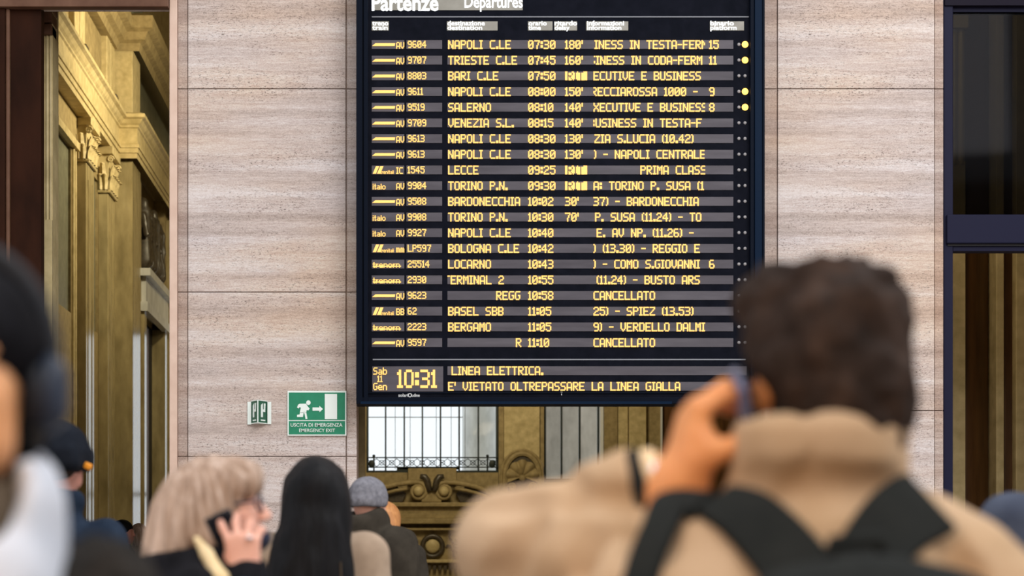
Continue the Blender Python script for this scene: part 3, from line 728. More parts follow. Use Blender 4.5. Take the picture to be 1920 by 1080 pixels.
m.build('maker_mark', 'white_paint', board)

# ------------------------------------------------------------------ signs on the left pillar
YS = YW-.016
es = empty('exit_sign', (wx(594), YS, wz(816)), label='flat green emergency exit sign with running figure on travertine pillar', cat='sign')
MB().pbox(539, 733, 649.5, 817, YS-.014, .014, .002).build('border', 'sign_white', es)
m = MB(); m.pbox(541.5, 736, 647, 787.5, YS-.016, .004); m.pbox(541.5, 789.5, 647, 814.5, YS-.016, .004); m.build('green_field', 'sign_green', es)
Y2 = YS-.0162
def flat(m, pts): m.ngon_prism([at(a, b, Y2) for a, b in pts], (0, -.003, 0))
m = MB()
m.ngon_prism([at(578.3+4.2*math.cos(g), 755+4.4*math.sin(g), Y2) for g in [k*math.pi/8 for k in range(16)]], (0, -.003, 0))
flat(m, [(562, 757), (574, 757), (577, 762), (580.5, 766), (578.5, 769.5), (575, 769), (574, 775), (571, 772), (569, 774), (562, 774), (564, 765), (562, 763), (560, 766), (557, 764), (559, 759)])
flat(m, [(562, 773.5), (569.5, 773.5), (568, 782), (557, 782), (557, 778), (562, 777)]); flat(m, [(569.5, 772), (574.5, 774), (576.5, 785.5), (573, 786), (571.5, 778)])
m.build('running_figure', 'sign_white', es)
m = MB(); flat(m, [(586, 764), (599, 764), (599, 761), (605.5, 767), (599, 773), (599, 770), (586, 770)]); m.build('arrow', 'sign_white', es)
m = MB(); m.pbox(609, 738.5, 632, 786, Y2-.003, .003); m.build('door_symbol', 'sign_white', es)
m = MB(); letters(m, 'USCITA DI EMERGENZA', 545, 642, 800, 6.5, Y2, .004); letters(m, 'EMERGENCY EXIT', 561, 628, 810, 6.2, Y2, .004); m.build('lettering', 'sign_white', es)
ts = empty('projecting_sign', (wx(486), YS, wz(795)), label='small wedge-shaped green sign with white flanges projecting from travertine pillar', cat='sign')
m = MB(); m.pbox(464, 753.5, 471, 796, YS-.01, .01); m.pbox(501.5, 753.5, 508.5, 795, YS-.01, .01); m.build('flange', 'sign_white', ts)
a, b, c_ = at(471, 753, YS), at(501, 753, YS), at(483.5, 752, YS-.11); lo = at(471, 793.5, YS).z
m = MB().ngon_prism([(a.x, YS, lo), (c_.x, YS-.11, lo), (b.x, YS, lo)], (0, 0, a.z-lo)); m.build('wedge', 'sign_green_dark', ts)
def onface(p0, p1, u, z): 
    p = Vector((p0[0]+(p1[0]-p0[0])*u, p0[1]+(p1[1]-p0[1])*u, z)); return p
A_, B_, C_ = (a.x, YS), (b.x, YS), (c_.x, YS-.11); H_ = a.z-lo
for s0, s1, nm in ((A_, C_, 'left'), (C_, B_, 'right')):
    nx = Vector((s1[1]-s0[1], -(s1[0]-s0[0]), 0)).normalized()
    if nx.y > 0: nx = -nx
    m = MB()
    for pts in ([(.3, .25), (.5, .25), (.5, .9), (.3, .8)], [(.5, .5), (.75, .5), (.75, .62), (.5, .62)], [(.3, .08), (.75, .08), (.75, .14), (.3, .14)], [(.62, .62), (.75, .62), (.78, .9), (.62, .9)]):
        m.ngon_prism([onface(s0, s1, u, lo+H_*v)+nx*.001 for u, v in pts], nx*.003)
    m.build('pictogram', 'sign_white', ts)
m = MB()
for z in (lo-.006, a.z): m.ngon_prism([(a.x-.004, YS, z), (c_.x, YS-.118, z), (b.x+.004, YS, z)], (0, 0, .006))
m.box((c_.x-.004, YS-.118, lo), (c_.x+.004, YS-.108, a.z)); m.build('edge', 'sign_white', ts)
# ------------------------------------------------------------------ smooth organic surfaces (distance fields meshed with surface nets)
A3 = lambda *p: np.array(p, float)
def rotm(ax, deg):
    a = math.radians(deg); c, s = math.cos(a), math.sin(a)
    return np.array({'x': [[1,0,0],[0,c,-s],[0,s,c]], 'y': [[c,0,s],[0,1,0],[-s,0,c]], 'z': [[c,-s,0],[s,c,0],[0,0,1]]}[ax], float)
def P_(fn, lo, hi, k, op): return dict(fn=fn, lo=np.array(lo, float), hi=np.array(hi, float), k=k, op=op)
def cap(a, b, r1, r2=None, k=.02, op=1):
    a, b = np.array(a, float), np.array(b, float); r2 = r1 if r2 is None else r2; ba = b-a; L = max(ba@ba, 1e-9)
    def fn(P):
        t = np.clip(((P-a)@ba)/L, 0, 1); return np.linalg.norm(P-a-t[..., None]*ba, axis=-1)-(r1+(r2-r1)*t)
    return P_(fn, np.minimum(a-r1, b-r2), np.maximum(a+r1, b+r2), k, op)
def ell(c, r, k=.02, op=1, R=None):
    c, r = np.array(c, float), np.array(r, float)
    def fn(P):
        q = P-c
        if R is not None: q = q@R
        a = np.linalg.norm(q/r, axis=-1); b = np.linalg.norm(q/(r*r), axis=-1)
        return np.where(b > 1e-9, a*(a-1)/np.maximum(b, 1e-9), -r.min())
    e = r if R is None else np.abs(R)@r
    return P_(fn, c-e, c+e, k, op)
def rbox(c, h, rd, k=.02, op=1, R=None):
    c, h = np.array(c, float), np.array(h, float)
    def fn(P):
        q = P-c
        if R is not None: q = q@R
        q = np.abs(q)-(h-rd); return np.linalg.norm(np.maximum(q, 0), axis=-1)+np.minimum(q.max(-1), 0)-rd
    e = h if R is None else np.abs(R)@h
    return P_(fn, c-e, c+e, k, op)
def torus(c, R0, r, k=.02, op=1, zs=1.0, ys=1.0, R=None):
    c = np.array(c, float)
    def fn(P):
        q = P-c
        if R is not None: q = q@R
        return np.sqrt((np.sqrt(q[..., 0]**2+(q[..., 1]/ys)**2)-R0)**2+(q[..., 2]/zs)**2)-r
    e = np.array([R0+r, (R0+r)*max(ys, 1), r*max(zs, 1)]); e = e if R is None else np.abs(R)@e
    return P_(fn, c-e, c+e, k, op)
def ecyl(c, rx, ry, hz, rd, k=.02, op=1, R=None):
    c = np.array(c, float)
    def fn(P):
        q = P-c
        if R is not None: q = q@R
        a = (np.sqrt((q[..., 0]/rx)**2+(q[..., 1]/ry)**2)-1)*min(rx, ry)+rd; b = np.abs(q[..., 2])-hz+rd
        return np.minimum(np.maximum(a, b), 0)+np.sqrt(np.maximum(a, 0)**2+np.maximum(b, 0)**2)-rd
    e = np.array([rx, ry, hz]); e = e if R is None else np.abs(R)@e
    return P_(fn, c-e, c+e, k, op)
def chain(pts, rs, k=.02, op=1):
    return [cap(pts[i], pts[i+1], rs[i], rs[i+1], k, op) for i in range(len(pts)-1)]
def xf(prims, R, c, s=1.0):
    R, c = np.array(R, float), np.array(c, float); out = []
    for p in prims:
        cs = np.array([[x, y, z] for x in (p['lo'][0], p['hi'][0]) for y in (p['lo'][1], p['hi'][1]) for z in (p['lo'][2], p['hi'][2])])*s@R.T+c
        out.append(P_((lambda f: lambda P: s*f(((P-c)@R)/s))(p['fn']), cs.min(0), cs.max(0), p['k']*s, p['op']))
    return out
def comb(D, d, k, op):
    if op > 0:
        h = np.maximum(k-np.abs(D-d), 0)/k; return np.minimum(D, d)-h*h*k/4
    d = -d; h = np.maximum(k-np.abs(D-d), 0)/k; return np.maximum(D, d)+h*h*k/4
def sdf_at(prims, P):
    D = np.full(P.shape[:-1], 1e3)
    for p in prims: D = comb(D, p['fn'](P), p['k'], p['op'])
    return D
def vnoise(P, sc, seed=0):
    q = P*sc+seed*17.13; i = np.floor(q).astype(np.int64); f = q-i; f = f*f*(3-2*f); r = 0
    for dx in (0, 1):
        for dy in (0, 1):
            for dz in (0, 1):
                h = ((i[..., 0]+dx)*73856093) ^ ((i[..., 1]+dy)*19349663) ^ ((i[..., 2]+dz)*83492791); h = (h ^ (h >> 13))*1274126177 & 0x7fffffff
                h = (h ^ (h >> 15)) & 0xffff
                w = (f[..., 0] if dx else 1-f[..., 0])*(f[..., 1] if dy else 1-f[..., 1])*(f[..., 2] if dz else 1-f[..., 2])
                r = r+w*(h/65535.0)
    return r*2-1
def axis_pts(lo, hi, hc, seg):
    if seg is None: return np.linspace(lo, hi, max(int((hi-lo)/hc)+2, 3))
    a, b, hf = max(seg[0], lo), min(seg[1], hi), seg[2]; out = [np.linspace(a, b, max(int((b-a)/hf)+2, 3))]
    if a-lo > hc*.5: out.insert(0, np.linspace(lo, a, max(int((a-lo)/hc)+1, 1), endpoint=False))
    if hi-b > hc*.5: out.append(np.linspace(b, hi, max(int((hi-b)/hc)+2, 2))[1:])
    return np.concatenate(out)
def sdf_mesh(prims, h, fine=None, disp=None):
    """fine = ((x0,x1),(y0,y1),(z0,z1),hf): a box in which the grid is finer"""
    ad = [p for p in prims if p['op'] > 0]; pad = 2.5*h+.012
    lo = np.min([p['lo'] for p in ad], 0)-pad; hi = np.max([p['hi'] for p in ad], 0)+pad
    ax = [axis_pts(lo[i], hi[i], h, None if fine is None else (*fine[i], fine[3])) for i in range(3)]
    D = np.full([len(a) for a in ax], 1.0, np.float64)
    for p in prims:
        m = p['k']+2.5*h+.01
        sl = [slice(max(np.searchsorted(ax[i], p['lo'][i]-m)-1, 0), np.searchsorted(ax[i], p['hi'][i]+m)+1) for i in range(3)]
        g = np.stack(np.meshgrid(ax[0][sl[0]], ax[1][sl[1]], ax[2][sl[2]], indexing='ij'), -1)
        if 0 in g.shape: continue
        D[tuple(sl)] = comb(D[tuple(sl)], p['fn'](g), p['k'], p['op'])
    if disp is not None:
        m = np.abs(D) < .06; I = np.nonzero(m); P = np.stack([ax[i][I[i]] for i in range(3)], -1); D[m] += disp(P)
    s = D < 0
    C = [(a, b, c) for a in (0, 1) for b in (0, 1) for c in (0, 1)]; nx, ny, nz = D.shape
    cnt = sum(s[a:nx-1+a, b:ny-1+b, c:nz-1+c].astype(np.int8) for a, b, c in C)
    I, J, K = np.nonzero((cnt > 0) & (cnt < 8)); idx = np.full((nx-1, ny-1, nz-1), -1, np.int64); idx[I, J, K] = np.arange(len(I))
    V = {c: D[I+c[0], J+c[1], K+c[2]] for c in C}; acc = np.zeros((len(I), 3)); n = np.zeros(len(I))
    for a in C:
        for d in range(3):
            if a[d] == 0:
                b = list(a); b[d] = 1; va, vb = V[a], V[tuple(b)]; m = (va < 0) != (vb < 0)
                t = np.where(m, va/np.where(m, va-vb, 1), 0); q = np.array(a, float)[None].repeat(len(I), 0); q[:, d] += t
                acc += q*m[:, None]; n += m
    acc /= n[:, None]; ijk = (I, J, K)
    vs = np.stack([ax[d][ijk[d]]+acc[:, d]*(ax[d][ijk[d]+1]-ax[d][ijk[d]]) for d in range(3)], -1)
    fs = []
    for d in range(3):
        e1, e2 = (d+1) % 3, (d+2) % 3
        a = [slice(None)]*3; b = [slice(None)]*3; a[d] = slice(0, -1); b[d] = slice(1, None)
        M = s[tuple(a)] != s[tuple(b)]; Q = np.array(np.nonzero(M)); ok = (Q[e1] > 0) & (Q[e2] > 0) & (Q[e1] < D.shape[e1]-1) & (Q[e2] < D.shape[e2]-1); Q = Q[:, ok]
        def cell(o1, o2):
            q = Q.copy(); q[e1] -= o1; q[e2] -= o2; return idx[q[0], q[1], q[2]]
        quad = np.stack([cell(1, 1), cell(0, 1), cell(0, 0), cell(1, 0)], -1); flip = ~s[tuple(a)][Q[0]*0+Q[0], Q[1], Q[2]] if True else None
        quad[flip] = quad[flip][:, ::-1]; fs.append(quad)
    fs = np.concatenate(fs); fs = fs[(fs >= 0).all(1)]
    return vs, fs
def organic(name, prims, mats, parent, h=.01, fine=None, disp=None):
    vs, fs = sdf_mesh(prims, h, fine, disp)
    me = bpy.data.meshes.new(name); me.from_pydata(vs.tolist(), [], fs.tolist())
    return finish(me, name, mats, parent, True)
def ribbon(pts, nrm, w, th):
    m = MB(); pts = [Vector(p) for p in pts]; N = len(pts); ws = w if hasattr(w, '__len__') else [w]*N; vs = []
    for i, p in enumerate(pts):
        t = (pts[min(i+1, N-1)]-pts[max(i-1, 0)]).normalized(); n = Vector(nrm[i]).normalized(); sd = t.cross(n).normalized(); n = sd.cross(t)
        for a, b in ((-1, .3), (-.92, 1), (.92, 1), (1, .3), (1, -.5), (-1, -.5)): vs.append(p+sd*a*ws[i]/2+n*b*th)
    fs = [(i*6+k, i*6+(k+1) % 6, (i+1)*6+(k+1) % 6, (i+1)*6+k) for i in range(N-1) for k in range(6)]
    fs += [tuple(range(5, -1, -1)), tuple((N-1)*6+k for k in range(6))]
    return m.add(vs, fs)
def spline(pts, n):
    pts = [np.array(p, float) for p in pts]; P = [2*pts[0]-pts[1]]+pts+[2*pts[-1]-pts[-2]]; out = []
    for i in range(1, len(P)-2):
        for k in range(n):
            t = k/n; a, b, c, d = P[i-1:i+3]; out.append(.5*((2*b)+(c-a)*t+(2*a-5*b+4*c-d)*t*t+(3*b-a-3*c+d)*t**3))
    return out+[pts[-1]]

# ------------------------------------------------------------------ anatomy, local frame: the figure faces +Y, its right is +X
def head_prims():
    p = [ell((0, -.014, .026), (.074, .096, .089)), ell((0, .026, -.035), (.060, .064, .078), .03), ell((0, .066, -.100), (.023, .022, .017), .03),
         ell((0, -.03, -.03), (.062, .06, .06), .03)]
    for s in (-1, 1):
        p += [ell((s*.040, .058, -.028), (.022, .026, .024), .025), ell((s*.033, .080, .016), (.022, .013, .008), .012), ell((s*.046, .045, -.07), (.018, .03, .022), .03)]
    for s in (-1, 1): p.append(ell((s*.032, .097, -.001), (.019, .014, .012), .012, -1))
    for s in (-1, 1): p += [ell((s*.032, .076, -.001), (.0155, .0125, .0125), .004), ell((s*.032, .083, .0065), (.016, .009, .0045), .004), ell((s*.032, .082, -.0085), (.015, .008, .0035), .004)]
    p += [cap((0, .088, .006), (0, .112, -.034), .0085, .0115, .014), ell((0, .108, -.041), (.012, .010, .008), .008)]
    for s in (-1, 1): p.append(ell((s*.0125, .100, -.040), (.0085, .010, .0085), .006))
    p += [ell((0, .089, -.063), (.025, .013, .0065), .007), ell((0, .087, -.075), (.021, .013, .0075), .007), rbox((0, .103, -.0687), (.023, .012, .0016), .001, .004, -1)]
    for s in (-1, 1):
        R = rotm('z', s*-22)
        p += [ell((s*.079, -.012, -.008), (.0075, .020, .032), .006, 1, R), ell((s*.078, -.010, -.036), (.007, .010, .011), .008), ell((s*.088, -.006, -.004), (.006, .011, .018), .005, -1, R)]
    return p
def hand_prims(w, d, n, u, s=1.0, curl=((20, 30, 20),)*4, spread=.10, thumb=(.62, .62, .35), tb=25):
    w, d, n, u = (np.array(q, float) for q in (w, d, n, u)); d /= np.linalg.norm(d); n = n-(n@d)*d; n /= np.linalg.norm(n); u = u-(u@d)*d-(u@n)*n; u /= np.linalg.norm(u)
    p = [cap(w-d*.06*s, w+d*.012*s, .024*s, .026*s, .02)]
    offs = (.030, .010, -.010, -.029); kn = (.092, .097, .092, .084); ln = (.074, .082, .076, .060)
    for o, kk in zip(offs, kn): p.append(cap(w+u*o*.55*s+d*.01*s, w+(u*o+d*kk)*s, .0145*s, .0115*s, .018*s))
    p.append(cap(w+(u*.022+d*.018+n*.008)*s, w+(u*.034+d*.055+n*.012)*s, .018*s, .015*s, .02*s))
    for i, (o, kk, l) in enumerate(zip(offs, kn, ln)):
        c = curl[i % len(curl)]; q = w+(u*o+d*kk)*s; ang = 0; dd = d+u*spread*(o/.03); dd /= np.linalg.norm(dd); rs = (.0100, .0088, .0080, .0068)
        for j, (f_, a) in enumerate(zip((.46, .30, .24), c)):
            ang += math.radians(a); v = dd*math.cos(ang)+n*math.sin(ang); q2 = q+v*l*f_*s; p.append(cap(q, q2, rs[j]*s, rs[j+1]*s, .004)); q = q2
    t = u*thumb[0]+d*thumb[1]+n*thumb[2]; t /= np.linalg.norm(t); q = w+(u*.032+d*.035+n*.008)*s; a = q+t*.036*s
    t2 = t*math.cos(math.radians(tb))+(d*.6+n*.5)/np.linalg.norm(d*.6+n*.5)*math.sin(math.radians(tb)); b = a+t2*.030*s
    return p+[cap(q, a, .0145*s, .0115*s, .012*s), cap(a, b, .0115*s, .0088*s, .004)]
def joints(H, sw=.185):
    z = .815*H; J = {}
    for s, c in ((-1, 'L'), (1, 'R')):
        J['sh'+c] = A3(s*sw, -.01, z); J['el'+c] = A3(s*(sw+.055), -.035, .625*H); J['wr'+c] = A3(s*(sw+.06), .06, .485*H)
        J['hip'+c] = A3(s*.09, 0, .515*H); J['kn'+c] = A3(s*.10, .015, .28*H); J['an'+c] = A3(s*.10, -.02, .055*H)
    return J
def base_hands(J, skip=''):
    out = []
    for s, c in ((-1, 'L'), (1, 'R')):
        if c in skip: continue
        d = J['wr'+c]-J['el'+c]; out += hand_prims(J['wr'+c], d, (-s, 0, 0), (0, 1, 0), .95, ((25, 35, 25),)*4)
    return out
def body_prims(H, J, hp, hands, hc=None):
    z = .815*H; hc = A3(0, .01, H-.118) if hc is None else hc
    p = [ell((0, 0, .72*H), (.15, .095, .16)), ell((0, 0, .6*H), (.135, .09, .13), .05), ell((0, -.01, .52*H), (.155, .105, .09), .05), cap(J['shL']+A3(0, .01, -.02), J['shR']+A3(0, .01, -.02), .042, None, .06)]
    p += [cap((0, -.005, z), hc+A3(0, -.008, -.05), .048, .052, .04)]
    for c in 'LR':
        p += chain([J['sh'+c], J['el'+c], J['wr'+c]], [.042, .033, .022], .03)
        p += chain([J['hip'+c], J['kn'+c], J['an'+c]], [.082, .055, .038], .04)
        p.append(cap(J['an'+c]+A3(0, -.02, -.035), J['an'+c]+A3(0, .14, -.055), .036, .03, .03))
    return p+hp+hands
def coat_prims(H, J, g=1.0, hem=.44, collar=.0, arm=1.0):
    z = .815*H
    p = [ell((0, 0, .72*H), (.185*g, .135*g, .17), .05), ell((0, .0, .60*H), (.175*g, .13*g, .16), .07), ell((0, -.005, hem*H+.1), (.195*g, .14*g, .14), .08),
         cap(J['shL']+A3(.02, 0, -.01), J['shR']+A3(-.02, 0, -.01), .068*g, None, .06), cap((0, -.025, z+.0), (0, -.02, z+.065), .085, .07, .06)]
    for c in 'LR':
        p += chain([J['sh'+c], J['el'+c], J['wr'+c]], [.072*g*arm, .062*g*arm, .048*g*arm], .035)
    if collar > 0: p += [torus((0, -.015, z+.075), .072, .022, .02, 1, collar/.022)]
    return p
def trousers_prims(H, J):
    p = [ell((0, -.01, .52*H), (.165, .115, .10), .05)]
    for c in 'LR': p += chain([J['hip'+c], J['kn'+c], J['an'+c]+A3(0, 0, -.01)], [.092, .068, .056], .04)
    return p
def folds(sc, amp, seed=1, st=(1, 1, 1)):
    st = np.array(st); return lambda P: amp*vnoise(P*st, sc, seed)+amp*.45*vnoise(P*st, sc*2.3, seed+3)
HCX = 3     # mesh coarseness factor for far figures
def person(loc, rz, H, label, coat, trousers='dark_trousers', skinm='skin_pink', hs=1.0, pitch=0, yaw=0, hh=.006, g=1.0, J=None, hands=None, coat_extra=(), hem=.44, collar=.03, coat_disp=None, ch=.012, fine_extra=None, cat='person', head_off=(0, 0, 0), coat_name='coat', arm=1.0, sw=.185, eyes=False):
    root = empty('person', (loc[0], loc[1], 0), rz, label=label, cat=cat)
    J0 = joints(H, sw); J0.update(J or {}); J = J0
    hc = A3(0, .012, H-.118*hs)+A3(*head_off); R = rotm('z', yaw)@rotm('x', -pitch)
    hp = xf(head_prims(), R, hc, hs); hd = base_hands(J) if hands is None else hands(J)
    fz = [(hc[0]-.13, hc[0]+.13), (hc[1]-.15, hc[1]+.15), (hc[2]-.16, hc[2]+.14)]
    if fine_extra:
        fz = [(min(a[0], b[0]), max(a[1], b[1])) for a, b in zip(fz, fine_extra)]
    organic('body', body_prims(H, J, hp, hd, hc), skinm, root, .022, (*fz, hh))
    cp = coat_prims(H, J, g, hem, collar, arm)+list(coat_extra)
    organic(coat_name, cp, coat, root, ch, None, coat_disp or folds(9, .006))
    organic('trousers', trousers_prims(H, J), trousers, root, .022, None, folds(8, .004))
    for c in 'LR':
        a = J['an'+c]; organic('shoe', [cap(A3(a[0], a[1]-.03, .045), A3(a[0], a[1]+.15, .038), .046, .036, .02), rbox((a[0], a[1]+.06, .018), (.045, .135, .018), .012)], 'shoe_black', root, .014)
    if eyes:
        for s in (-1, 1):
            m = MB(); c = R@(np.array([s*.032, .0785, -.001])*hs)+hc; m.sphere(c, .0125*hs); m.cur = 1; f = R@np.array([0, 1, 0]); m.sphere(c+f*.0085*hs, .0058*hs); m.build('eye', ['eye_white', 'iris_brown'], root, local=True, smooth=True)
    return root, J, hc, R, cp
build_relief()
# ------------------------------------------------------------------ 1. man with the phone and the backpack, seen from behind
MX, MY = .505, 2.40
J = {'shL': A3(-.195, 0, 1.335), 'elL': A3(-.355, .20, 1.372), 'wrL': A3(-.224, .08, 1.436), 'shR': A3(.19, 0, 1.312), 'elR': A3(.275, -.02, 1.05), 'wrR': A3(.25, .10, .83)}
HW = A3(-.168, .03, 1.440)                     # left wrist, bent up out of the sleeve
def man_hands(J):
    h = hand_prims(HW, (.22, .0, .97), (.95, .12, -.22), (.05, -1, 0), 1.10, ((46, 44, 22), (42, 42, 20), (40, 40, 20), (40, 40, 20)), .05, (.45, .60, .75), 16)
    return h+[cap(J['wrL'], HW, .028, .028, .03)]+hand_prims(J['wrR'], (0, .3, -1), (-1, 0, 0), (0, 1, 0), 1.0)
ce = [ell((0, -.02, 1.22), (.235, .16, .19), .06), ell((.17, -.01, 1.26), (.12, .12, .12), .05), ell((-.18, -.01, 1.28), (.11, .12, .12), .05),
      ecyl((-.002, -.012, 1.455), .106, .098, .072, .02, .025), cap((-.10, -.02, 1.355), (.10, -.02, 1.355), .075, None, .05), cap((.06, -.02, 1.375), (.16, -.015, 1.335), .06, .06, .05)]
ce += chain([J['shL'], J['elL']], [.082, .074], .03)+chain([J['elL'], J['wrL']], [.068, .044], .025)
cp0 = coat_prims(1.70, J, 1.10, .44, 0, .98)+ce
mo = np.array([MX, MY, 0.])
def hit(px, py, cp, mo=mo):
    o = np.array([0, 0, EYE]); d = np.array(at(px, py, 1.0))-o; d /= np.linalg.norm(d); t = 1.7
    for _ in range(90):
        q = o+d*t-mo; dd = float(sdf_at(cp, q[None])[0]); t += dd*.7
        if abs(dd) < .0006 or t > 3.2: break
    return o+d*t-mo
def groove(pixels, r=.006, k=.022):
    pts = [hit(p[0], p[1], cp0) for p in spline(pixels, 3)]; out = []
    for a_, b_ in zip(pts, pts[1:]):
        if np.linalg.norm(a_-b_) < .05: out.append(cap(a_, b_, r, r, k, -1))
    return out
gv = groove([(1385, 905), (1450, 912), (1560, 908), (1680, 912)], .011, .03)+groove([(1035, 885), (1062, 900), (1072, 925), (1068, 950)], .008, .03)
gv += groove([(905, 950), (1000, 938), (1110, 935), (1215, 945)], .006, .035)+groove([(1228, 950), (1216, 985), (1214, 1030)], .013, .035)+groove([(1000, 985), (965, 1030), (935, 1085)], .010, .04)
gv += groove([(1100, 1000), (1085, 1050), (1090, 1085)], .006, .03)+groove([(1780, 1010), (1800, 1060), (1830, 1085)], .006, .03)
def man_fold(P): return .008*np.exp(-(vnoise(P*np.array([1, 1, 1.5]), 5.5, 21)/.10)**2)*(vnoise(P, 3.5, 30) > -.25)+.009*vnoise(P, 9, 4)+.004*vnoise(P, 22, 5)+.005*vnoise(P*np.array([1, 1, 2.2]), 13, 7)
root, J, hc, R, cp = person((MX, MY), 0, 1.70, 'person in beige padded coat seen from behind, phone held to the left ear', 'coat_beige', J=J, hands=man_hands, skinm='skin_tan', coat_extra=ce+gv, g=1.10, ch=.0075, hh=.0055, arm=.98,
                     coat_disp=man_fold, collar=0, fine_extra=((-.30, .13), (-.16, .16), (1.40, 1.72)), sw=.19, head_off=(.012, 0, 0))
man = root
hh = [ell((0, -.018, .034), (.097, .112, .098)), ell((.012, -.055, -.03), (.080, .068, .07), .03), ell((.034, -.055, -.075), (.048, .045, .055), .03), ell((.055, -.03, -.03), (.034, .055, .055), .03),
      ell((-.03, .02, .095), (.075, .08, .045), .03), ell((.040, -.02, .085), (.06, .07, .04), .03), ell((-.045, -.03, .03), (.055, .06, .06), .02)]
hh += [ell((-.099, -.035, -.042), (.027, .085, .038), .012, -1), ell((.092, .005, -.03), (.03, .028, .04), .01, -1), ell((0, .10, -.03), (.09, .06, .09), .02, -1), rbox((0, 0, -.150), (.3, .3, .055), .01, .012, -1, rotm('y', 9))]
organic('hair', xf(hh, R, hc, .955), 'hair_dark_brown', root, .0065, None, lambda P: .010*vnoise(P, 22, 2)+.007*vnoise(P, 48, 3)+.003*vnoise(P, 110, 8))
# sleeve end: black elastic and pale lining, watch
ax_ = (HW-J['elL']); ax_ /= np.linalg.norm(ax_)
def ringdir(d):
    d = np.array(d)/np.linalg.norm(d); a = np.cross(d, (0, 0, 1.)); a /= np.linalg.norm(a); return np.stack([a, np.cross(d, a), d], 1)
Rr = ringdir((.93, -.1, .25))
organic('cuff', [torus(J['wrL']+A3(.018, -.006, .006), .044, .012, .01, 1, 1.0, 1, Rr)], 'black_webbing', root, .006)
organic('cuff_lining', [torus(J['wrL']+A3(.034, -.012, .010), .037, .013, .01, 1, 1.2, 1, Rr)], 'coat_lining', root, .006)
wc = HW*.62+J['wrL']*.38+A3(.006, 0, .012)
Rw = ringdir((.8, -.1, .45))
organic('wristwatch', [torus(wc, .030, .005, .004, 1, 1.5, 1, Rw), ell(wc+A3(-.004, -.032, .006), (.010, .007, .012), .004)], 'silver', root, .004)
# phone in his hand (held, so a thing of its own)
ph = empty('smartphone', (MX-.078, MY+.02, 1.437), label='dark smartphone with blue-grey edge held to the ear of the person in beige', cat='phone')
Rp = rotm('x', 24)@rotm('y', -13)
def slab(name, c, hx, hy, hz, R, mat, parent, rd=.004):
    p = rbox(c, (hx, hy, hz), rd, .001, 1, R); return organic(name, [p], mat, parent, .0032)
ph.rotation_euler = (0, 0, 0)
slab('case', (-.004, .00, .07), .0055, .037, .078, Rp, 'phone_edge', ph)
slab('screen', (.0025, .00, .0715), .0022, .035, .075, Rp, 'phone_glass', ph, .002)
slab('edge_glint', tuple(A3(-.004, 0, .07)+Rp@A3(-.007, -.018, -.045)), .003, .015, .019, Rp, 'glint_blue', ph, .002)  # light blue block standing in for a reflection on the phone edge
# backpack
bk = empty('backpack', (MX, MY-.25, .90), label='black backpack on the back of the person in beige coat', cat='backpack')
bo = np.array([MX, MY-.25, .90])
organic('main_pocket', [rbox((-.005, -.035, .20), (.15, .085, .24), .07, .03), ell((-.005, -.03, .40), (.115, .075, .055), .05)], 'black_webbing', bk, .012, None, folds(10, .004))
organic('front_pocket', [rbox((-.005, -.125, .13), (.12, .035, .14), .03, .02)], 'black_webbing', bk, .012)
handle = MB().tube([A3(-.04, .03, .44)+bo, A3(-.03, .03, .475)+bo, A3(.02, .03, .478)+bo, A3(.03, .03, .44)+bo], .009, 8).build('handle', 'black_webbing', bk, smooth=True)
def drape(pixels, off):              # lay strap points on the surface of the coat
    pts, nr = [], []
    for px, py in pixels:
        q = hit(px, py, cp0); e = 2e-3
        n = np.array([float(sdf_at(cp0, (q+e*np.eye(3)[i])[None])[0]-sdf_at(cp0, (q-e*np.eye(3)[i])[None])[0]) for i in range(3)]); n /= np.linalg.norm(n)+1e-9
        pts.append(q+n*off+mo); nr.append(n)
    return pts, nr
def strap(pixels, wid, tail_a=None):
    px = [tuple(p) for p in spline(pixels, 7)]; pts, nr = drape(px, .006)
    for _ in range(8): nr = [nr[0]]+[(nr[i-1]+nr[i]*2+nr[i+1])/4 for i in range(1, len(nr)-1)]+[nr[-1]]
    w_ = np.interp(np.linspace(0, 1, len(pts)), np.linspace(0, 1, len(wid)), wid)
    ribbon(pts, nr, list(w_), .008).build('shoulder_strap', 'black_webbing', bk, smooth=False)
strap([(1520, 1110), (1470, 1040), (1405, 975), (1345, 948)], [.085, .080, .075, .06])
strap([(1318, 958), (1262, 952), (1236, 1000), (1213, 1060), (1195, 1130)], [.05, .046, .042, .042, .042])
strap([(1585, 1110), (1625, 1050), (1675, 985), (1715, 958), (1735, 950)], [.08, .078, .085, .09, .09])

# ------------------------------------------------------------------ 2. person at the left edge facing us: beanie, headphones, white scarf
LX = -.432
root, J, hc, R, cp2 = person((LX, 1.90), math.radians(180+6), 1.655, 'person facing us at the left edge in black beanie and white scarf', 'black_fleece', skinm='skin_warm', hh=.0045, head_off=(0, -.012, -.005), ch=.01, collar=.0, eyes=True, g=.92,
    J={'shL': A3(-.15, -.03, 1.305), 'shR': A3(.15, -.03, 1.305)},
    coat_disp=lambda P: .008*vnoise(P, 40, 3)+.008*vnoise(P, 16, 4), sw=.165)
hat = [ell((0, -.015, .035), (.085, .108, .084)), torus((0, -.016, .024), .081, .012, .02, 1, 1.9, 1.22, rotm('x', 12)), ell((0, .12, -.06), (.066, .1, .105), .012, -1), ell((0, -.03, -.17), (.1, .12, .12), .02, -1)]
organic('beanie', xf(hat, R, hc), 'black_wool', root, .006, None, folds(60, .001))
hb = xf([ell((0, -.062, -.02), (.086, .062, .085), .03), ell((.073, -.03, -.02), (.014, .045, .055), .03), ell((-.073, -.03, -.02), (.014, .045, .055), .03)], R, hc)
organic('hair', hb, 'hair_black', root, .008, None, folds(50, .003))
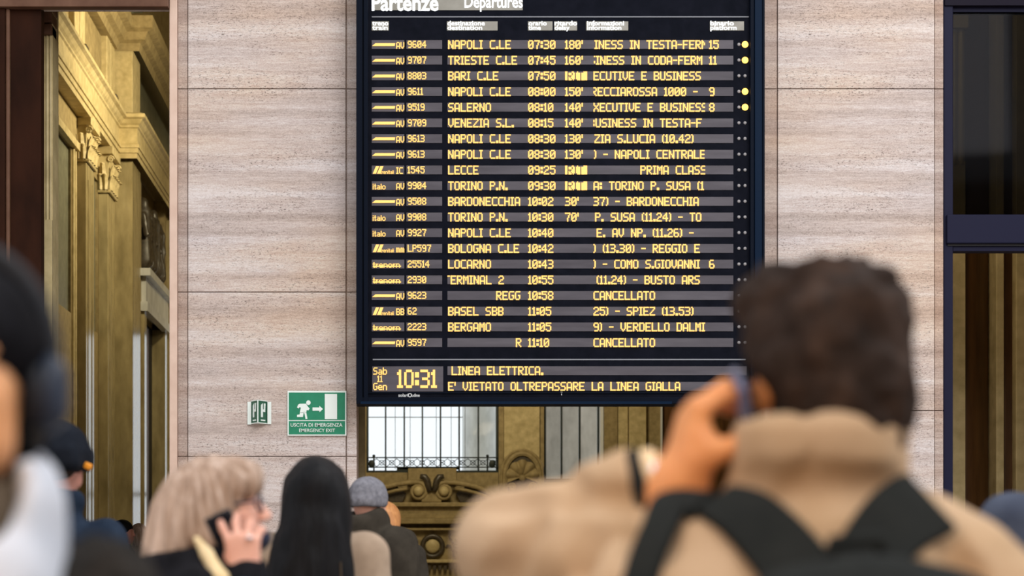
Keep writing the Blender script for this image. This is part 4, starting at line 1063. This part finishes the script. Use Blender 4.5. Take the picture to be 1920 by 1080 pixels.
scf = [torus((0, -.01, 1.405), .091, .020, .02, 1, 2.6, 1.05, rotm('x', -10)), torus((0, .0, 1.340), .092, .024, .03, 1, 2.0, 1.0), cap((-.045, .07, 1.33), (-.035, .115, 1.12), .045, .05, .04), cap((.045, .07, 1.33), (.03, .115, 1.12), .045, .05, .04), ell((0, .11, 1.415), (.05, .06, .05), .03, -1), ell((0, .12, 1.425), (.092, .125, .062), .015, -1)]
organic('scarf', scf, 'white_scarf', root, .008, None, folds(14, .006))
organic('sweater_collar', [torus((0, .005, 1.395), .066, .018, .01, 1, 2.4, 1.1, rotm('x', -14)), ell((0, .06, 1.375), (.072, .06, .06), .02)], 'brown_knit', root, .008, None, folds(40, .002))
hpn = empty('headphones', (LX, 1.90, 1.53), math.radians(186), label='dark blue over-ear headphones worn over the black beanie', cat='headphones')
hcz = hc-np.array([0, 0, 1.53])
for s in (-1, 1):
    cupp = organic('ear_cup', xf([ell((s*.096, -.008, -.016), (.016, .034, .039), .01), rbox((s*.104, -.008, -.016), (.009, .024, .028), .008, .01)], R, hcz), 'headphone_shell', hpn, .006)
    organic('ear_pad', xf([torus((s*.084, -.008, -.016), .024, .011, .01, 1, 1, 1, rotm('y', 90))], R, hcz), 'headphone_pad', cupp, .006)
arc = [R@np.array([(.097)*math.cos(g), -.012, .02+.108*math.sin(g)])+hcz for g in [math.pi*k/20 for k in range(21)]]
arc = [R@np.array([.099, -.008, -.01])+hcz]+arc+[R@np.array([-.099, -.008, -.01])+hcz]
organic('headband', chain(arc, [.0095]*len(arc), .004), 'headphone_pad', hpn, .006)

# ------------------------------------------------------------------ 3. blonde woman in profile, phone to her ear
WX, WY = (402-CX)/F*4.3, 4.3
TW = rotm('z', -90)                           # local to world directions
def wl(px, py, Y):                            # pixel and distance to her local frame
    p = np.array(at(px, py, Y))-A3(WX, WY, 0); return TW.T@p
dirl = lambda *v: TW.T@A3(*v)
wr = wl(463, 1088, 4.17)
J = {'wrR': wr, 'elR': wl(450, 1225, 4.12), 'shR': A3(.165, -.02, 1.27), 'shL': A3(-.165, -.02, 1.27)}
def wom_hands(J):
    return hand_prims(J['wrR'], dirl(-.12, .10, 1), dirl(.15, 1, .1), dirl(-1, .1, -.1), .95, ((12, 22, 12), (22, 28, 16), (30, 34, 18), (34, 36, 20)), .42, (.9, .45, .25), 10)+base_hands(J, 'R')
root, J, hc, R, cp3 = person((WX, WY), math.radians(-90), 1.575, 'person with blonde bob and glasses in profile holding a phone', 'black_wool', J=J, hands=wom_hands, skinm='skin_pink', hs=.88, pitch=-10, hh=.0042, head_off=(0, 0, 0), ch=.01, collar=.035, sw=.165,
    fine_extra=((.05, .20), (-.05, .16), (1.33, 1.60)), coat_extra=[torus((0, -.03, 1.335), .105, .04, .03, 1, 1.0), ell((0, -.06, 1.29), (.17, .12, .08), .05)], coat_disp=lambda P: .006*vnoise(P, 30, 3)+.005*vnoise(P, 12, 2))
bob = [ell((0, -.020, .030), (.088, .108, .096)), ell((0, -.085, -.035), (.094, .085, .10), .05), ell((0, -.125, -.085), (.094, .060, .060), .05), ell((0, -.145, -.115), (.085, .05, .045), .04), ell((.070, -.03, -.06), (.030, .060, .095), .04), ell((-.070, -.03, -.06), (.030, .060, .095), .04),
       ell((0, .050, .060), (.072, .062, .046), .03), ell((.045, .075, .045), (.035, .032, .032), .02), ell((-.045, .075, .045), (.035, .032, .032), .02), ell((0, .115, -.075), (.13, .098, .095), .02, -1), rbox((0, 0, -.20), (.3, .3, .06), .01, .02, -1, rotm('x', 6))]
def strands(P):
    q = (P-hc)@R; a = np.arctan2(q[:, 1]+.03, q[:, 0]); return .0035*np.sin(a*26+2*vnoise(P, 12, 5))+.005*vnoise(P*np.array([1, 1, .25]), 40, 1)+.004*vnoise(P, 14, 6)
organic('hair', xf(bob, R, hc, .93), 'hair_blonde', root, .0055, None, strands)
def hl(v): return R@(np.array(v)*.88)+hc
m = MB()
for s in (-1, 1):
    m.tube([hl((s*(.034+.025*math.cos(g)), .104-.012*abs(math.cos(g))*(1 if math.cos(g) > 0 else .2), -.004+.021*math.sin(g))) for g in [k*math.pi/10 for k in range(20)]], .0024, 6, True)
    m.tube([hl((s*.060, .098, .002)), hl((s*.074, .05, .004)), hl((s*.080, -.01, .004))], .0026, 6)
m.tube([hl((-.009, .108, .0)), hl((0, .111, .003)), hl((.009, .108, .0))], .0022, 6)
m.build('glasses', 'glasses_frame', root, local=True, smooth=True)
organic('face_mask', xf([ell((0, .060, -.088), (.052, .052, .034), .02), cap((.05, .05, -.07), (.078, .0, -.03), .004, .003, .01), cap((-.05, .05, -.07), (-.078, .0, -.03), .004, .003, .01)], R, hc, .89), 'mask_navy', root, .006)
organic('inner_collar', chain([wl(368, 1010, 4.2), wl(388, 1040, 4.17), wl(412, 1085, 4.13), wl(425, 1130, 4.12)], [.008, .014, .019, .022], .01), 'cream_cloth', root, .007)
wd = wr-J['elR']; wd /= np.linalg.norm(wd)
organic('cuff', [torus(wr-wd*.03, .036, .016, .01, 1, 1.6, 1, ringdir(wd))], 'navy_wool', root, .007)
kn = wr+dirl(-.12, .10, 1)*.125*.95
MB().tube([np.array(wl(467+5.5*math.cos(g), 1009+1.5*math.sin(g), 4.155+.010*math.sin(g))) for g in [k*math.pi/8 for k in range(16)]], .0028, 6, True).build('ring', 'silver', root, local=True, smooth=True)
pc = at(430, 1016, 4.213)
ph2 = empty('smartphone', pc, label='black smartphone held against the ear of the blonde person', cat='phone')
Rq = rotm('y', -24)@rotm('x', 6)
slab('case', (0, 0, 0), .031, .0045, .066, Rq, 'phone_glass', ph2, .004)
slab('screen', tuple(Rq@A3(0, .0045, 0)), .028, .0015, .062, Rq, 'phone_glass', ph2, .001)

# ------------------------------------------------------------------ 4. person with long black hair
root, J, hc, R, _ = person(((592-CX)/F*6.5, 6.5), math.radians(4), 1.70, 'person with long straight black hair and taupe coat seen from behind', 'taupe_wool', hh=.008, g=1.0, ch=.012, sw=.165, collar=.02, coat_disp=folds(7, .004))
lh = [ell((0, -.018, .030), (.094, .112, .096)), ell((0, -.075, -.09), (.110, .065, .13), .06), ell((-.01, -.105, -.26), (.135, .06, .18), .06), ell((-.02, -.115, -.43), (.145, .055, .22), .06), ell((.07, -.03, -.06), (.035, .07, .12), .04), ell((-.07, -.03, -.06), (.035, .07, .12), .04),
      ell((-.12, -.05, -.30), (.055, .06, .16), .05), ell((0, .12, -.06), (.075, .07, .11), .02, -1)]
organic('hair', xf(lh, R, hc), 'hair_black', root, .009, None, lambda P: .003*vnoise(P*np.array([1, 1, .08]), 70, 1)+.003*vnoise(P*np.array([1, 1, .15]), 25, 2))
MB().tube([(.075, -.15, 1.36), (.08, -.155, 1.2), (.08, -.15, 1.0)], .003, 5).build('seam', 'brown_knit', root, local=True)

# ------------------------------------------------------------------ 5. person in grey knit beanie and dark hooded jacket
root, J, hc, R, _ = person(((686-CX)/F*10.5, 10.5), math.radians(-32), 1.80, 'person in grey knit beanie and dark hooded jacket', 'olive_cloth', hh=.009, g=1.22, ch=.014, sw=.20, collar=.0, pitch=6, head_off=(0, .02, 0),
    coat_extra=[torus((0, -.03, 1.575), .088, .05, .03, 1, 1.25, 1.1, rotm('x', 12)), ell((0, -.10, 1.50), (.13, .08, .07), .04), cap((.19, 0, 1.42), (.19, 0, 1.30), .11, .12, .05)], coat_disp=lambda P: .012*vnoise(P, 7, 3)+.006*vnoise(P, 17, 4))
organic('beanie', xf([ell((0, -.015, .045), (.096, .112, .092)), torus((0, -.016, .005), .084, .017, .02, 1, 1.9, 1.2, rotm('x', 6)), ell((0, -.02, -.12), (.12, .14, .10), .01, -1)], R, hc), 'grey_knit', root, .009, None, folds(50, .0015))

# ------------------------------------------------------------------ 6. ginger-haired person beyond
root, J, hc, R, _ = person(((722-CX)/F*12, 12.0), math.radians(-15), 1.73, 'person with ginger hair mostly hidden behind the dark hooded jacket', 'olive_cloth', hh=.011, ch=.02)
organic('hair', xf([ell((0, -.02, .025), (.094, .112, .1)), ell((.01, -.07, -.07), (.092, .06, .09), .04), ell((.06, -.04, -.06), (.03, .06, .08), .04), ell((0, .12, -.05), (.08, .06, .09), .02, -1)], R, hc), 'hair_ginger', root, .01, None, lambda P: .004*vnoise(P*np.array([1, 1, .3]), 45, 1))

# ------------------------------------------------------------------ 7. person in dark cap
root, J, hc, R, _ = person(((109-CX)/F*6.9, 6.9), math.radians(-8), 1.83, 'person in dark navy cap and navy coat seen from behind', 'navy_wool', skinm='skin_ruddy', hh=.008, g=1.08, ch=.012, sw=.18, J={'shL': A3(-.18, -.01, 1.445), 'shR': A3(.175, -.01, 1.435)}, collar=.035, coat_disp=folds(8, .007))
organic('cap', xf([ell((0, -.012, .045), (.106, .120, .098)), rbox((0, -.014, .008), (.104, .118, .044), .03, .03), ell((0, -.012, -.150), (.14, .17, .115), .012, -1)], R, hc), 'navy_cap', root, .008, None, folds(9, .004))
organic('cap_tag', xf([rbox((.112, -.03, -.020), (.013, .014, .011), .004, .002, 1, rotm('y', 25))], R, hc), 'orange_tag', root, .004)
organic('hair', xf([ell((0, -.055, -.025), (.076, .058, .05), .02)], R, hc), 'hair_dark_brown', root, .01)

# ------------------------------------------------------------------ 8, 9. two people far inside the hall
root, J, hc, R, _ = person(((231-CX)/F*20, 20.0), math.radians(-100), 1.80, 'distant person with dark hair and reddish face through the left doorway', 'black_wool', skinm='skin_ruddy', hh=.014, ch=.03)
organic('hair', xf([ell((0, -.02, .035), (.09, .108, .095)), ell((0, -.06, -.04), (.08, .055, .07), .03), ell((0, .12, -.05), (.1, .075, .09), .02, -1)], R, hc), 'hair_black', root, .014)
root, J, hc, R, _ = person(((260-CX)/F*21.5, 21.5), math.radians(20), 1.80, 'distant blond person beside the blonde bob through the left doorway', 'taupe_wool', hh=.014, ch=.03)
organic('hair', xf([ell((0, -.02, .025), (.092, .11, .1)), ell((0, -.07, -.07), (.085, .06, .09), .04), ell((0, .12, -.05), (.1, .07, .09), .02, -1)], R, hc), 'hair_blonde', root, .014)

# ------------------------------------------------------------------ 10. person in blue-grey jacket at the right edge
root, J, hc, R, _ = person(((2048-CX)/F*4.4, 4.4), math.radians(10), 1.755, 'person in blue-grey jacket at the right edge of the crowd', 'steel_blue_cloth', hh=.009, ch=.012, g=1.12, sw=.195, collar=.04, coat_disp=folds(9, .008))
organic('hair', xf([ell((0, -.02, .03), (.093, .11, .1)), ell((0, -.06, -.05), (.082, .058, .08), .04), ell((0, .12, -.05), (.1, .07, .09), .02, -1)], R, hc), 'hair_dark_brown', root, .01)
organic('collar_lining', [torus((0, -.015, 1.51), .082, .022, .02, 1, 1.2)], 'black_wool', root, .01)
